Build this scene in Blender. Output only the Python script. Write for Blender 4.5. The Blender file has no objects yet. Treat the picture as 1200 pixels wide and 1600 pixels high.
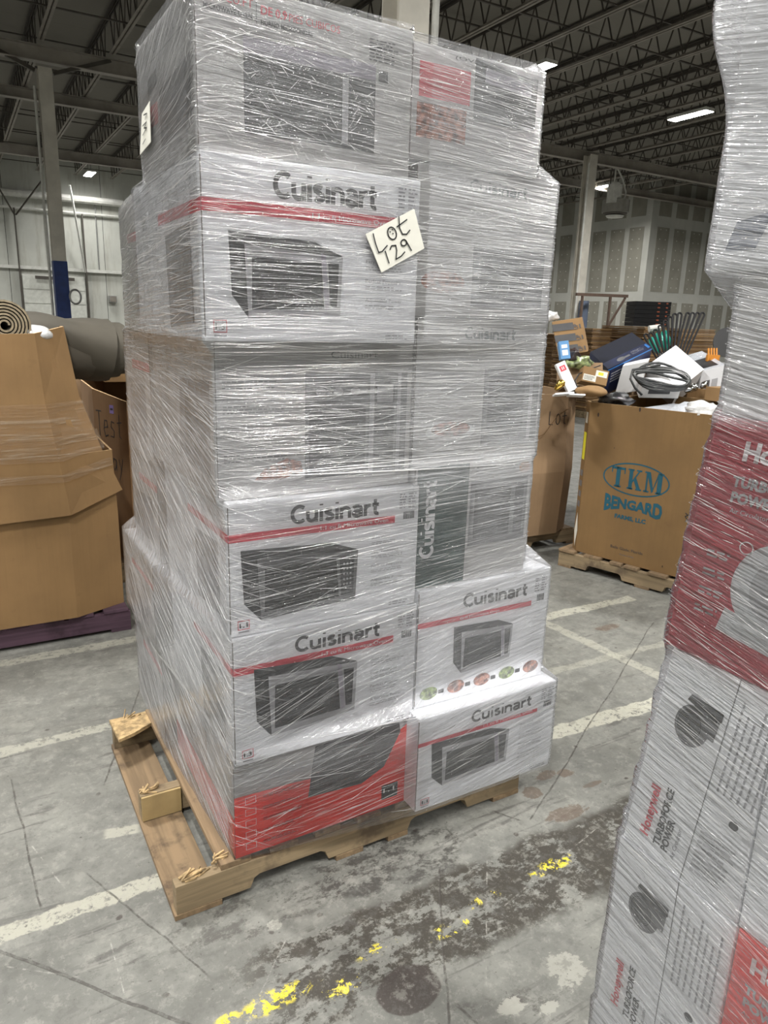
import bpy, math, random
from mathutils import Vector, Matrix
from mathutils import noise as mnoise
R = math.radians
random.seed(7)
sc = bpy.context.scene
col = sc.collection

# ------------------------------------------------------------------ camera
CAMZ = 1.62
FPX = 1134.0
PITCH, ROLL, YAW = R(14.8), R(1.79), R(30.44)
fh = Vector((math.sin(YAW), math.cos(YAW), 0)); rh = Vector((math.cos(YAW), -math.sin(YAW), 0)); zh = Vector((0, 0, 1))
FW = fh*math.cos(PITCH) - zh*math.sin(PITCH); UP0 = fh*math.sin(PITCH) + zh*math.cos(PITCH)
RR = rh*math.cos(ROLL) + UP0*math.sin(ROLL); UU = UP0*math.cos(ROLL) - rh*math.sin(ROLL)
cd = bpy.data.cameras.new('camera'); cam = bpy.data.objects.new('camera', cd); col.objects.link(cam)
cd.sensor_fit = 'VERTICAL'; cd.sensor_height = 36.0; cd.sensor_width = 27.0
cd.lens = 36.0*FPX/1600.0
cd.clip_start = 0.05; cd.clip_end = 200
M3 = Matrix((RR, UU, -FW)).transposed()
cam.matrix_world = Matrix.Translation((0, 0, CAMZ)) @ M3.to_4x4()
sc.camera = cam

# ------------------------------------------------------------------ world, exposure
w = bpy.data.worlds.new('world'); sc.world = w; w.use_nodes = True
w.node_tree.nodes['Background'].inputs[0].default_value = (0.9, 0.95, 1, 1)
w.node_tree.nodes['Background'].inputs[1].default_value = 0.03
vs = sc.view_settings
vs.view_transform = 'Standard'; vs.look = 'None'; vs.gamma = 1.0; vs.use_curve_mapping = False
vs.exposure = 0.42
LAMP_W = 300.0          # each high-bay fixture
LAMP_COL = (1.0, 0.985, 0.95)

# ------------------------------------------------------------------ measuring helpers (photo geometry -> metres)
def ray(x, y): return FW + RR*((x-600)/FPX) - UU*((y-800)/FPX)
def at(x, y, d): return Vector((0, 0, CAMZ)) + ray(x, y)*d
def onz(x, y, z=0.0): v = ray(x, y); return Vector((0, 0, CAMZ)) + v*((z-CAMZ)/v.z)
def ony(x, y, Y): v = ray(x, y); return Vector((0, 0, CAMZ)) + v*(Y/v.y)
def onx(x, y, X): v = ray(x, y); return Vector((0, 0, CAMZ)) + v*(X/v.x)

# ------------------------------------------------------------------ materials
MATS = {}
class NT:
    def __init__(s, name):
        s.m = bpy.data.materials.new(name); s.m.use_nodes = True
        s.t = s.m.node_tree; s.t.nodes.clear(); s.out = s.n('ShaderNodeOutputMaterial')
    def n(s, typ, **k):
        a = s.t.nodes.new(typ)
        for q, v in k.items(): setattr(a, q, v)
        return a
    def link(s, a, b): s.t.links.new(a, b)
    def inp(s, node, key, v):
        i = node.inputs[key]
        if isinstance(v, bpy.types.NodeSocket): s.link(v, i)
        elif v is not None:
            if isinstance(v, tuple) and len(v) == 3 and i.type == 'RGBA': v = (*v, 1)
            i.default_value = v
    def math(s, op, a, b=None, c=None, clamp=False):
        m = s.n('ShaderNodeMath', operation=op); m.use_clamp = clamp
        s.inp(m, 0, a)
        if b is not None: s.inp(m, 1, b)
        if c is not None: s.inp(m, 2, c)
        return m.outputs[0]
    def mul(s, a, b): return s.math('MULTIPLY', a, b)
    def add(s, a, b): return s.math('ADD', a, b)
    def sub(s, a, b): return s.math('SUBTRACT', a, b)
    def step(s, v, lo, hi, o0=0.0, o1=1.0):
        m = s.n('ShaderNodeMapRange'); m.clamp = True; m.interpolation_type = 'SMOOTHSTEP'
        s.inp(m, 'Value', v); s.inp(m, 'From Min', lo); s.inp(m, 'From Max', hi); s.inp(m, 'To Min', o0); s.inp(m, 'To Max', o1)
        return m.outputs[0]
    def mix(s, f, a, b):
        m = s.n('ShaderNodeMix', data_type='RGBA'); s.inp(m, 0, f); s.inp(m, 6, a); s.inp(m, 7, b); return m.outputs[2]
    def noise(s, vec, scale, detail=4.0, rough=0.55, dist=0.0):
        m = s.n('ShaderNodeTexNoise'); s.inp(m, 'Vector', vec); s.inp(m, 'Scale', scale); s.inp(m, 'Detail', detail); s.inp(m, 'Roughness', rough); s.inp(m, 'Distortion', dist)
        return m.outputs['Fac']
    def vscale(s, vec, sx, sy, sz):
        m = s.n('ShaderNodeVectorMath', operation='MULTIPLY'); s.inp(m, 0, vec); m.inputs[1].default_value = (sx, sy, sz); return m.outputs[0]
    def obj(s): return s.n('ShaderNodeTexCoord').outputs['Object']
    def pos(s): return s.n('ShaderNodeNewGeometry').outputs['Position']
    def bump(s, h, strength=0.2, dist=0.01):
        b = s.n('ShaderNodeBump'); s.inp(b, 'Height', h); b.inputs['Strength'].default_value = strength; b.inputs['Distance'].default_value = dist; return b.outputs[0]
    def pbr(s, base, rough=0.6, metal=0.0, normal=None, coat=0.0, spec=None, emit=None, es=0.0, **k):
        p = s.n('ShaderNodeBsdfPrincipled'); s.inp(p, 'Base Color', base); s.inp(p, 'Roughness', rough); s.inp(p, 'Metallic', metal)
        if normal is not None: s.inp(p, 'Normal', normal)
        if coat: p.inputs['Coat Weight'].default_value = coat; p.inputs['Coat Roughness'].default_value = .15
        if spec is not None: p.inputs['Specular IOR Level'].default_value = spec
        if emit: s.inp(p, 'Emission Color', emit); p.inputs['Emission Strength'].default_value = es
        return p.outputs[0]
    def done(s, sh): s.link(sh, s.out.inputs[0]); return s.m

def plain(name, c, rough=0.55, metal=0.0, var=0.12, scale=6.0, bump=0.0, coat=0.0):
    if name in MATS: return MATS[name]
    t = NT(name); o = t.obj(); n = t.noise(o, scale, 5)
    dark = tuple(x*(1-var) for x in c); light = tuple(min(1, x*(1+var*.6)) for x in c)
    cc = t.mix(t.step(n, .3, .7), dark, light)
    nm = t.bump(t.noise(o, scale*8, 3), bump, .004) if bump else None
    MATS[name] = t.done(t.pbr(cc, rough, metal, nm, coat)); return MATS[name]

def cardboard(name, c, rough=.8):
    t = NT(name); o = t.obj(); n = t.noise(o, 3.0, 6); n2 = t.noise(t.vscale(o, 60, 60, 3), 1.0, 3); n3 = t.noise(o, 14, 4, .6)
    a = t.mix(t.step(n, .3, .7), tuple(x*.80 for x in c), c)
    a = t.mix(t.mul(t.step(n2, .4, .75), .25), a, tuple(x*.72 for x in c))
    a = t.mix(t.mul(t.step(n3, .6, .75), .3), a, tuple(x*.65 for x in c))
    MATS[name] = t.done(t.pbr(a, rough, 0, t.bump(t.add(n2, n3), .12, .003))); return MATS[name]

def wood(name, c, dark, axis='x'):
    t = NT(name); o = t.obj()
    v = {'x': t.vscale(o, 2.2, 40, 40), 'y': t.vscale(o, 40, 2.2, 40)}[axis]
    n = t.noise(v, 1.0, 6, .6, .4); n2 = t.noise(o, 7, 5, .65); n3 = t.noise(o, 2.2, 3)
    a = t.mix(t.step(n, .35, .7), c, tuple(x*.62 for x in c))
    a = t.mix(t.mul(t.step(n2, .5, .68), .75), a, dark)
    a = t.mix(t.mul(t.step(n3, .5, .65), .5), a, tuple(x*.45 for x in c))
    MATS[name] = t.done(t.pbr(a, .8, 0, t.bump(n, .3, .003))); return MATS[name]

def emitter(name, c, s):
    t = NT(name); e = t.n('ShaderNodeEmission'); e.inputs[0].default_value = (*c, 1); e.inputs[1].default_value = s
    MATS[name] = t.done(e.outputs[0]); return MATS[name]

# ---- inks and cartons
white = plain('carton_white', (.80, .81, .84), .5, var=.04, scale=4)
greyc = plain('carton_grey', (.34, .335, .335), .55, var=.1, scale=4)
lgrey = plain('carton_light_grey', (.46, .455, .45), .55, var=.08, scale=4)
redc = plain('carton_red', (.78, .03, .02), .45, var=.1)
crimson = plain('carton_crimson', (.40, .03, .05), .5, var=.12)
ink = plain('ink_black', (.02, .02, .022), .5, var=.1)
inkd = plain('ink_dark_grey', (.035, .035, .038), .45, var=.2, scale=12)
inkm = plain('ink_mid_grey', (.14, .14, .148), .45, var=.15, scale=12)
inkl = plain('ink_light_grey', (.42, .42, .44), .45, var=.1)
inks = plain('ink_small_print', (.30, .30, .32), .5, var=.1)
inkb = plain('ink_brand_grey', (.075, .075, .08), .5, var=.1)
inkgr = plain('ink_silver', (.55, .56, .58), .45, var=.1)
inkred = plain('ink_red', (.62, .05, .08), .45, var=.1)
inkfood = plain('ink_food', (.36, .14, .09), .5, var=.8, scale=60)
inkgarden = plain('ink_salad', (.25, .33, .12), .5, var=.9, scale=70)
inklav = plain('ink_lavender', (.34, .32, .37), .4, var=.1)
inkgreen = plain('ink_dark_green', (.02, .055, .05), .45, var=.3, scale=9)
inkwhite = plain('ink_white', (.75, .75, .77), .5, var=.03)
teal = plain('ink_teal', (.008, .075, .11), .6, var=.15)
inkbrown = plain('marker_brown', (.03, .018, .012), .6, var=.2)
kraft = cardboard('kraft_board', (.29, .17, .07))
kraftg = cardboard('kraft_greyish', (.33, .215, .12))
kraftd = cardboard('kraft_dark', (.19, .105, .045))
krafte = plain('kraft_edge', (.50, .34, .18), .9, var=.3, scale=40)
kraftk = cardboard('kraft_produce', (.20, .115, .042))
woodm = wood('pallet_wood', (.29, .215, .125), (.08, .055, .035), 'x')
woody = wood('pallet_wood_across', (.25, .17, .095), (.045, .03, .02), 'y')
woodf = plain('fresh_split_wood', (.40, .28, .14), .85, var=.5, scale=40, bump=.3)
purple = wood('purple_painted_wood', (.095, .05, .075), (.04, .02, .03), 'x')

def film_material(name, tint, streak=1.0, pale=(.60, .61, .64)):
    """clear stretch film: mostly transparent, whitened where it is stretched, wrinkled so it glints"""
    t = NT(name)
    uv = t.n('ShaderNodeUVMap', uv_map='wrap').outputs[0]
    at_ = t.n('ShaderNodeAttribute', attribute_name='haze').outputs['Fac']
    big = t.noise(t.vscale(uv, 3.0, 9.0, 1), 1.0, 4, .6)
    s1 = t.noise(t.vscale(uv, 2.6, 120.0, 1), 1.0, 3, .55, .1)
    s2 = t.noise(t.vscale(uv, 3.2, 330.0, 1), 1.0, 1, .5)
    s3 = t.noise(t.vscale(uv, 26.0, 60.0, 1), 1.0, 4, .6, .8)
    s4 = t.noise(t.vscale(uv, 7.0, 520.0, 1), 1.0, 1, .5)
    st = t.add(t.mul(t.step(s1, .52, .80), .30), t.add(t.mul(t.step(s2, .58, .66), .60), t.mul(t.step(s4, .61, .70), .60)))
    st = t.mul(st, t.step(big, .25, .70, .35, 1.2))
    fac = t.add(t.mul(at_, t.step(big, .2, .8, .75, 1.2)), t.mul(st, t.add(t.mul(at_, .9*streak), .13*streak)))
    fac = t.math('MINIMUM', fac, .93)
    h = t.add(t.mul(s1, 1.0), t.add(t.mul(s2, .35), t.mul(s3, .9)))
    nb = t.bump(h, .9, .006)
    tr = t.n('ShaderNodeBsdfTransparent'); tr.inputs[0].default_value = (*tint, 1)
    pl = t.pbr(pale, .32, 0, nb, spec=.8)
    gl = t.n('ShaderNodeBsdfGlossy'); gl.inputs['Roughness'].default_value = .13; gl.inputs[0].default_value = (1, 1, 1, 1); t.link(nb, gl.inputs['Normal'])
    m1 = t.n('ShaderNodeMixShader'); t.link(fac, m1.inputs[0]); t.link(tr.outputs[0], m1.inputs[1]); t.link(pl, m1.inputs[2])
    fr = t.n('ShaderNodeFresnel'); fr.inputs[0].default_value = 1.45; t.link(nb, fr.inputs['Normal'])
    f2 = t.math('MULTIPLY', fr.outputs[0], 1.3, clamp=True)
    m2 = t.n('ShaderNodeMixShader'); t.link(f2, m2.inputs[0]); t.link(m1.outputs[0], m2.inputs[1]); t.link(gl.outputs[0], m2.inputs[2])
    MATS[name] = t.done(m2.outputs[0]); return MATS[name]
film = film_material('stretch_film', (.97, .97, .98))
film2 = film_material('stretch_film_near', (.985, .985, .99), .45)
def crease_material():
    t = NT('film_crease_glint'); tr = t.n('ShaderNodeBsdfTransparent'); p = t.pbr((.95, .95, .97), .5, 0)
    g = t.n('ShaderNodeBsdfGlossy'); g.inputs['Roughness'].default_value = .22; g.inputs[0].default_value = (1, 1, 1, 1)
    pg = t.n('ShaderNodeMixShader'); pg.inputs[0].default_value = .55; t.link(p, pg.inputs[1]); t.link(g.outputs[0], pg.inputs[2]); p = pg.outputs[0]
    m = t.n('ShaderNodeMixShader'); m.inputs[0].default_value = .85; t.link(tr.outputs[0], m.inputs[1]); t.link(p, m.inputs[2])
    MATS['film_crease_glint'] = t.done(m.outputs[0]); return MATS['film_crease_glint']
crease = crease_material()  # pleats coloured white so the film's glints sit in the colour
def clear_tape():
    t = NT('clear_tape'); o = t.obj(); n = t.noise(t.vscale(o, 3, 3, 60), 1, 4, .6, 1)
    tr = t.n('ShaderNodeBsdfTransparent'); tr.inputs[0].default_value = (.93, .88, .8, 1)
    nb = t.bump(n, 1.0, .012); p = t.pbr((.6, .5, .38), .15, 0, nb, spec=1.0)
    m = t.n('ShaderNodeMixShader'); t.link(t.step(n, .45, .8, .12, .55), m.inputs[0]); t.link(tr.outputs[0], m.inputs[1]); t.link(p, m.inputs[2])
    MATS['clear_tape'] = t.done(m.outputs[0]); return MATS['clear_tape']
tape = clear_tape()

# ------------------------------------------------------------------ mesh builder
class MB:
    def __init__(s): s.v = []; s.f = []; s.mi = []; s.mats = []
    def _m(s, m):
        if m not in s.mats: s.mats.append(m)
        return s.mats.index(m)
    def add(s, vs, fs, m):
        b = len(s.v); k = s._m(m); s.v += [Vector(p) for p in vs]
        for f in fs: s.f.append([b+i for i in f]); s.mi.append(k)
        return s
    def box(s, x0, x1, y0, y1, z0, z1, m, top=1.0):
        cx, cy = (x0+x1)/2, (y0+y1)/2
        def q(x, y): return (cx+(x-cx)*top, cy+(y-cy)*top, z1)
        vs = [(x0, y0, z0), (x1, y0, z0), (x1, y1, z0), (x0, y1, z0), q(x0, y0), q(x1, y0), q(x1, y1), q(x0, y1)]
        return s.add(vs, [(0, 3, 2, 1), (4, 5, 6, 7), (0, 1, 5, 4), (1, 2, 6, 5), (2, 3, 7, 6), (3, 0, 4, 7)], m)
    def obox(s, c, ax, ay, az, m):
        """oriented box, half-axis vectors"""
        c, ax, ay, az = map(Vector, (c, ax, ay, az))
        vs = [c+ax*i+ay*j+az*k for k in (-1, 1) for i, j in ((-1, -1), (1, -1), (1, 1), (-1, 1))]
        return s.add(vs, [(0, 3, 2, 1), (4, 5, 6, 7), (0, 1, 5, 4), (1, 2, 6, 5), (2, 3, 7, 6), (3, 0, 4, 7)], m)
    def bar(s, a, b, w, h, m, up=(0, 0, 1)):
        a, b = Vector(a), Vector(b); d = (b-a).normalized(); u = Vector(up)
        if abs(d.dot(u)) > .98: u = Vector((1, 0, 0))
        r = d.cross(u).normalized(); u = r.cross(d)
        return s.obox((a+b)/2, (b-a)/2, r*w/2, u*h/2, m)
    def tube(s, pts, r, m, n=8, cap=True):
        pts = [Vector(p) for p in pts]; N = len(pts); rr = r if isinstance(r, (list, tuple)) else [r]*N
        base = []; prev = None
        for i, p in enumerate(pts):
            d = (pts[min(i+1, N-1)]-pts[max(i-1, 0)]).normalized()
            u = prev if prev is not None else (Vector((0, 0, 1)) if abs(d.z) < .9 else Vector((1, 0, 0)))
            a = d.cross(u); a = a.normalized() if a.length > 1e-6 else d.orthogonal().normalized()
            u = a.cross(d).normalized(); prev = u
            base += [p + (a*math.cos(2*math.pi*k/n)+u*math.sin(2*math.pi*k/n))*rr[i] for k in range(n)]
        fs = [(i*n+k, i*n+(k+1) % n, (i+1)*n+(k+1) % n, (i+1)*n+k) for i in range(N-1) for k in range(n)]
        if cap: fs += [tuple(range(n-1, -1, -1)), tuple((N-1)*n+k for k in range(n))]
        return s.add(base, fs, m)
    def prism(s, poly, axis, a, b, m):
        """poly of 2D points extruded along axis from a to b"""
        n = len(poly)
        def P(u, v, t): return {'x': (t, u, v), 'y': (u, t, v), 'z': (u, v, t)}[axis]
        vs = [P(u, v, a) for u, v in poly]+[P(u, v, b) for u, v in poly]
        fs = [tuple(range(n)), tuple(range(2*n-1, n-1, -1))]+[((i+1) % n, i, n+i, n+(i+1) % n) for i in range(n)]
        return s.add(vs, fs, m)
    def build(s, name, parent=None, smooth=False, bevel=0.0, mods=None):
        off = parent_origin(parent)
        me = bpy.data.meshes.new(name)
        inv = off.inverted()
        me.from_pydata([tuple(inv @ p) for p in s.v], [], s.f)
        for m in s.mats: me.materials.append(m)
        me.polygons.foreach_set('material_index', s.mi)
        if smooth: me.polygons.foreach_set('use_smooth', [True]*len(s.f))
        me.update()
        o = bpy.data.objects.new(name, me); col.objects.link(o)
        if parent is not None: o.parent = parent
        if bevel:
            b = o.modifiers.new('bevel', 'BEVEL'); b.width = bevel; b.segments = 2; b.limit_method = 'ANGLE'; b.angle_limit = R(40)
        return o
def parent_origin(p):
    m = Matrix.Identity(4)
    while p is not None:
        m = Matrix.LocRotScale(p.location, p.rotation_euler, p.scale) @ m; p = p.parent
    return m
def tag(o, label=None, cat=None, group=None, kind=None):
    if label: o['label'] = label
    if cat: o['category'] = cat
    if group: o['group'] = group
    if kind: o['kind'] = kind
    return o
def thing(name, label, cat, loc, group=None):
    o = bpy.data.objects.new(name, None); o.location = loc; o.empty_display_size = .1; col.objects.link(o)
    return tag(o, label, cat, group)
def struct(o): o['kind'] = 'structure'; return o
def copy_tree(o, parent=None):
    c = o.copy(); col.objects.link(c); c.parent = parent
    for ch in list(o.children): copy_tree(ch, c)
    return c

# ---- lettering as flat meshes
_TX = {}
def text_mesh(s, bold=0.0):
    k = (s, bold)
    if k in _TX: return _TX[k]
    cu = bpy.data.curves.new('t', 'FONT'); cu.body = s; cu.size = 1.0; cu.offset = bold; cu.resolution_u = 2
    ob = bpy.data.objects.new('t', cu); col.objects.link(ob)
    dg = bpy.context.evaluated_depsgraph_get(); me = bpy.data.meshes.new_from_object(ob.evaluated_get(dg))
    V = [(v.co.x, v.co.y) for v in me.vertices]; F = [tuple(p.vertices) for p in me.polygons]
    bpy.data.objects.remove(ob); bpy.data.curves.remove(cu); bpy.data.meshes.remove(me)
    x0 = min(a for a, b in V); x1 = max(a for a, b in V)
    _TX[k] = ([(a-x0, b) for a, b in V], F, x1-x0); return _TX[k]

class Face:
    """flat print on a face: 2D coordinates 0..1 across and up the face"""
    def __init__(s, o, u, v, n): s.o, s.u, s.v, s.n = Vector(o), Vector(u), Vector(v), Vector(n); s.W, s.H = s.u.length, s.v.length; s.layers = {}; s.lift = .0006
    def P(s, x, y, l=0): return s.o + s.u*x + s.v*y + s.n*(s.lift+.0002*l)
    def mb(s, part): return s.layers.setdefault(part, MB())
    def poly(s, pts, m, part='print', l=0):
        s.mb(part).add([s.P(x, y, l) for x, y in pts], [tuple(range(len(pts)))], m)
    def rect(s, x0, y0, x1, y1, m, part='print', l=0): s.poly([(x0, y0), (x1, y0), (x1, y1), (x0, y1)], m, part, l)
    def text(s, t, x, y, h, m, w=None, part='lettering', bold=0.0, rot=0.0, l=1, warp=None):
        """h: cap height as a fraction of face height, w: width as a fraction of face width (fit)"""
        V, F, tw = text_mesh(t, bold)
        sy = h*s.H/.72; sx = sy if w is None else w*s.W/tw
        c, q = math.cos(rot), math.sin(rot); vs = []
        for a, b in V:
            a, b = a*sx, b*sy
            if warp: b = warp(a/(tw*sx), b)
            vs.append(s.P(x+(a*c-b*q)/s.W, y+(a*q+b*c)/s.H, l))
        s.mb(part).add(vs, F, m)
    def lines(s, x0, y0, x1, y1, n, m, part='small_print', l=1, rnd=None):
        rnd = rnd or random
        dy = (y1-y0)/n
        for i in range(n):
            y = y1-dy*(i+.75); x = x0
            e = x0+(x1-x0)*rnd.uniform(.7, 1)
            while x < e:
                ww = min(rnd.uniform(.012, .04)*.5/s.W, e-x); s.rect(x, y, x+ww, y+dy*.42, m, part, l); x += ww+.006
    def ellipse(s, cx, cy, rx, ry, m, part='print', l=0, n=28, ring=0.0, arc=(0, 2*math.pi)):
        pts = [(cx+rx*math.cos(arc[0]+(arc[1]-arc[0])*i/n), cy+ry*math.sin(arc[0]+(arc[1]-arc[0])*i/n)) for i in range(n+1)]
        if ring:
            ins = [(cx+(rx-ring/s.W)*math.cos(arc[0]+(arc[1]-arc[0])*i/n), cy+(ry-ring/s.H)*math.sin(arc[0]+(arc[1]-arc[0])*i/n)) for i in range(n+1)]
            for i in range(n): s.poly([pts[i], pts[i+1], ins[i+1], ins[i]], m, part, l)
        else: s.poly(pts[:-1], m, part, l)
    def stroke(s, pts, wid, m, part='lettering', l=1):
        P = [Vector((x*s.W, y*s.H)) for x, y in pts]
        for a, b in zip(P, P[1:]):
            d = (b-a); L = d.length
            if L < 1e-6: continue
            d /= L; n = Vector((-d.y, d.x))*wid/2; a2 = a-d*wid*.3; b2 = b+d*wid*.3
            s.poly([((q.x)/s.W, (q.y)/s.H) for q in (a2+n*-1, b2-n, b2+n, a2+n)], m, part, l)
    def build(s, parent, labels=None):
        for k, mb in s.layers.items():
            o = mb.build(k, parent)
            if labels and k in labels: o['label'] = labels[k]

def nlerp(a, b, t): return a+(b-a)*t

# ================================================================== THE SETTING
X0, X1, Y0, Y1, ZD = -16.0, 46.0, -14.0, 38.0, 8.4
def floor_material():
    t = NT('worn_concrete'); p = t.pos(); sx = t.n('ShaderNodeSeparateXYZ'); t.link(p, sx.inputs[0]); X, Y = sx.outputs[0], sx.outputs[1]
    nA = t.noise(p, 1.3, 6, .6); nB = t.noise(p, 9, 6, .65); nC = t.noise(p, 45, 4, .6); nD = t.noise(t.vscale(p, 3, 26, 1), 1, 5, .65, .5)
    nE = t.noise(p, 3.4, 5, .6); nF = t.noise(t.vscale(p, 9, 14, 1), 1.0, 9, .78, .15); nG = t.noise(p, 30, 7, .75, .2)
    c = t.mix(t.step(nA, .3, .7), (.125, .125, .113), (.19, .19, .172))
    c = t.mix(t.mul(t.step(nE, .45, .62), .45), c, (.25, .25, .225))
    c = t.mix(t.mul(t.step(nB, .48, .75), .5), c, (.10, .098, .09))
    c = t.mix(t.mul(t.step(nD, .54, .66), t.step(nE, .40, .60, .0, .8)), c, (.085, .08, .075))
    c = t.mix(t.mul(t.step(nC, .60, .72), .5), c, (.12, .115, .105))
    def seg(x0, y0, x1, y1, wd, soft=.004, wob=.02, src=nB):
        L = math.hypot(x1-x0, y1-y0); cc, ss = (x1-x0)/L, (y1-y0)/L
        dx = t.sub(X, x0); dy = t.sub(Y, y0)
        a = t.add(t.mul(dx, cc), t.mul(dy, ss)); b = t.sub(t.mul(dy, cc), t.mul(dx, ss))
        b = t.add(b, t.mul(t.sub(src, .5), wob))
        return t.mul(t.step(t.math('ABSOLUTE', b), wd, wd+soft, 1, 0), t.mul(t.step(a, 0, .02), t.step(a, L-.02, L, 1, 0)))
    def blob(cx, cy, rx, ry, edge=.12, wob=1.2, src=nB):
        dx = t.mul(t.sub(X, cx), 1/rx); dy = t.mul(t.sub(Y, cy), 1/ry)
        d = t.math('SQRT', t.add(t.mul(dx, dx), t.mul(dy, dy))); d = t.add(d, t.mul(t.sub(src, .5), wob))
        return t.step(d, 1-edge, 1+edge, 1, 0)
    # worn-off painted lines of the old bays
    chip = t.step(nB, .38, .50)
    pale = (.42, .41, .34)
    for q, k in (((-6, 1.80, .40, 1.865, .028), .75), ((-6, 3.56, .9, 3.59, .035), .55), ((-2, 2.74, .40, 2.80, .028), .55), ((1.66, 1.94, 2.6, 1.90, .038), .9),
              ((2.72, 2.9, 2.80, 1.9, .03), .5), ((2.2, 2.88, 3.5, 2.86, .035), .75), ((.25, 2.15, .37, 2.12, .022), .6), ((1.9, 2.36, 3.4, 2.30, .022), .35)):
        c = t.mix(t.mul(t.mul(seg(*q, .006, .06), k), t.step(nG, .40, .47)), c, pale)
    # the dark strip of tape glue with what is left of a yellow line down its middle
    band = t.step(t.math('ABSOLUTE', t.add(t.sub(Y, 1.345), t.mul(t.sub(nB, .5), .11))), .115, .16, 1, 0)
    keep = t.step(t.add(nF, t.mul(t.sub(X, 1.0), .055)),   .455, .495)
    wear = t.mul(band, t.mul(keep, t.step(X, .36, .60)))
    c = t.mix(t.mul(wear, .93), c, t.mix(nG, (.022, .019, .015), (.055, .047, .036)))
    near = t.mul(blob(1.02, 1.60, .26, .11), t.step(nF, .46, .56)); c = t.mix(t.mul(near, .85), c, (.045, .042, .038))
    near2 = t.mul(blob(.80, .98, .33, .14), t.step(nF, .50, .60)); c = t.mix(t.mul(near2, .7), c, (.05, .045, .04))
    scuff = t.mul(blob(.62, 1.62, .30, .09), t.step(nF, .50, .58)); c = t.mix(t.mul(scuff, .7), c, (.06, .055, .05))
    for bx, by, rx, ry, th in ((.53, 1.335, .085, .022, .50), (.81, 1.345, .05, .014, .53), (1.44, 1.36, .07, .018, .50), (.40, 1.345, .025, .010, .47), (1.17, 1.35, .05, .015, .545), (.68, 1.29, .05, .02, .54), (1.02, 1.31, .06, .018, .54)):
        m = t.mul(blob(bx, by, rx*1.15, ry*1.25, .25, 1.6, nF), t.step(nG, th+.015, th+.03)); c = t.mix(m, c, (.62, .52, .03))
    for bx, by, rx, ry in ((1.74, 1.72, .05, .022), (1.82, 1.70, .035, .022), (1.63, 1.66, .035, .03), (1.66, 1.52, .09, .03), (1.86, 1.60, .04, .012), (3.0, 2.6, .09, .03)):
        c = t.mix(t.mul(blob(bx, by, rx, ry, .05, 2.4, nF), .8), c, (.115, .085, .065))
    for bx, by, rx, ry in ((1.03, 1.045, .035, .022), (1.10, 1.0, .03, .015), (1.22, 1.06, .05, .045), (.60, 1.55, .02, .018)):
        c = t.mix(t.mul(blob(bx, by, rx, ry, .05, 4.5, nF), .7), c, (.33, .325, .285))
    c = t.mix(t.mul(blob(.825, 1.205, .085, .066, .04, .45), .92), c, t.mix(nG, (.035, .028, .024), (.06, .05, .045)))
    # pits, chips and cracks
    v = t.n('ShaderNodeTexVoronoi', feature='F1'); t.link(t.add(0, 0) if False else t.vscale(p, 9, 11, 1), v.inputs['Vector']); v.inputs['Scale'].default_value = 1.0
    pit = t.step(t.add(v.outputs['Distance'], t.mul(t.sub(nC, .5), .25)), .05, .10, 1, 0)
    pit = t.mul(pit, t.step(nE, .40, .55)); c = t.mix(t.mul(pit, .8), c, (.05, .04, .035))
    nH = t.noise(p, 16, 9, .8, .1); c = t.mix(t.mul(t.step(nH, .52, .60), .35), c, (.30, .295, .265)); c = t.mix(t.mul(t.step(nH, .40, .47, 1, 0), .45), c, (.10, .098, .09))
    sp = t.step(t.noise(p, 70, 3, .6), .66, .72); c = t.mix(t.mul(sp, .7), c, (.05, .045, .04))
    c = t.mix(t.mul(t.step(nG, .56, .66), .30), c, (.32, .315, .28))
    cr = None
    for q in ((-.10, 1.86, .34, 1.34, .003), (3.3, 2.54, 1.52, 1.55, .0015), (1.13, 1.52, .84, 1.05, .0015), (.40, 1.47, .18, 2.0, .0012), (.05, 1.9, .02, 2.6, .001), (1.44, 1.66, 1.5, 1.56, .002), (.9, 1.12, .95, .9, .002), (.62, 3.2, .3, 2.4, .0015)):
        s_ = seg(*q, .003, .03, nE); cr = s_ if cr is None else t.math('MAXIMUM', cr, s_)
    c = t.mix(t.mul(cr, t.step(nG, .42, .55, .25, .8)), c, (.05, .045, .04))
    scr = None
    for q in ((.05, 2.2, .12, 1.95, .0012), (-.05, 1.75, .12, 1.62, .0012), (.2, 1.72, .2, 1.5, .001), (.33, 1.2, .62, 1.5, .001), (1.0, 1.12, 1.3, 1.5, .001), (1.2, 1.3, 1.7, 1.42, .0012), (2.2, 2.2, 2.6, 2.7, .0015)):
        s_ = seg(*q, .0015, .01, nE); scr = s_ if scr is None else t.math('MAXIMUM', scr, s_)
    c = t.mix(t.mul(scr, t.step(nG, .45, .6, 0, .45)), c, (.45, .44, .40))
    rg = t.step(nB, .3, .7, .42, .72)
    hh = t.sub(t.sub(t.mul(nC, .25), t.mul(cr, 1.0)), t.mul(pit, .6))
    return t.done(t.pbr(c, rg, 0, t.bump(hh, .35, .004), spec=.4))
b = MB(); b.box(X0, X1, Y0, Y1, -.15, 0, floor_material()); struct(b.build('floor'))

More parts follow.
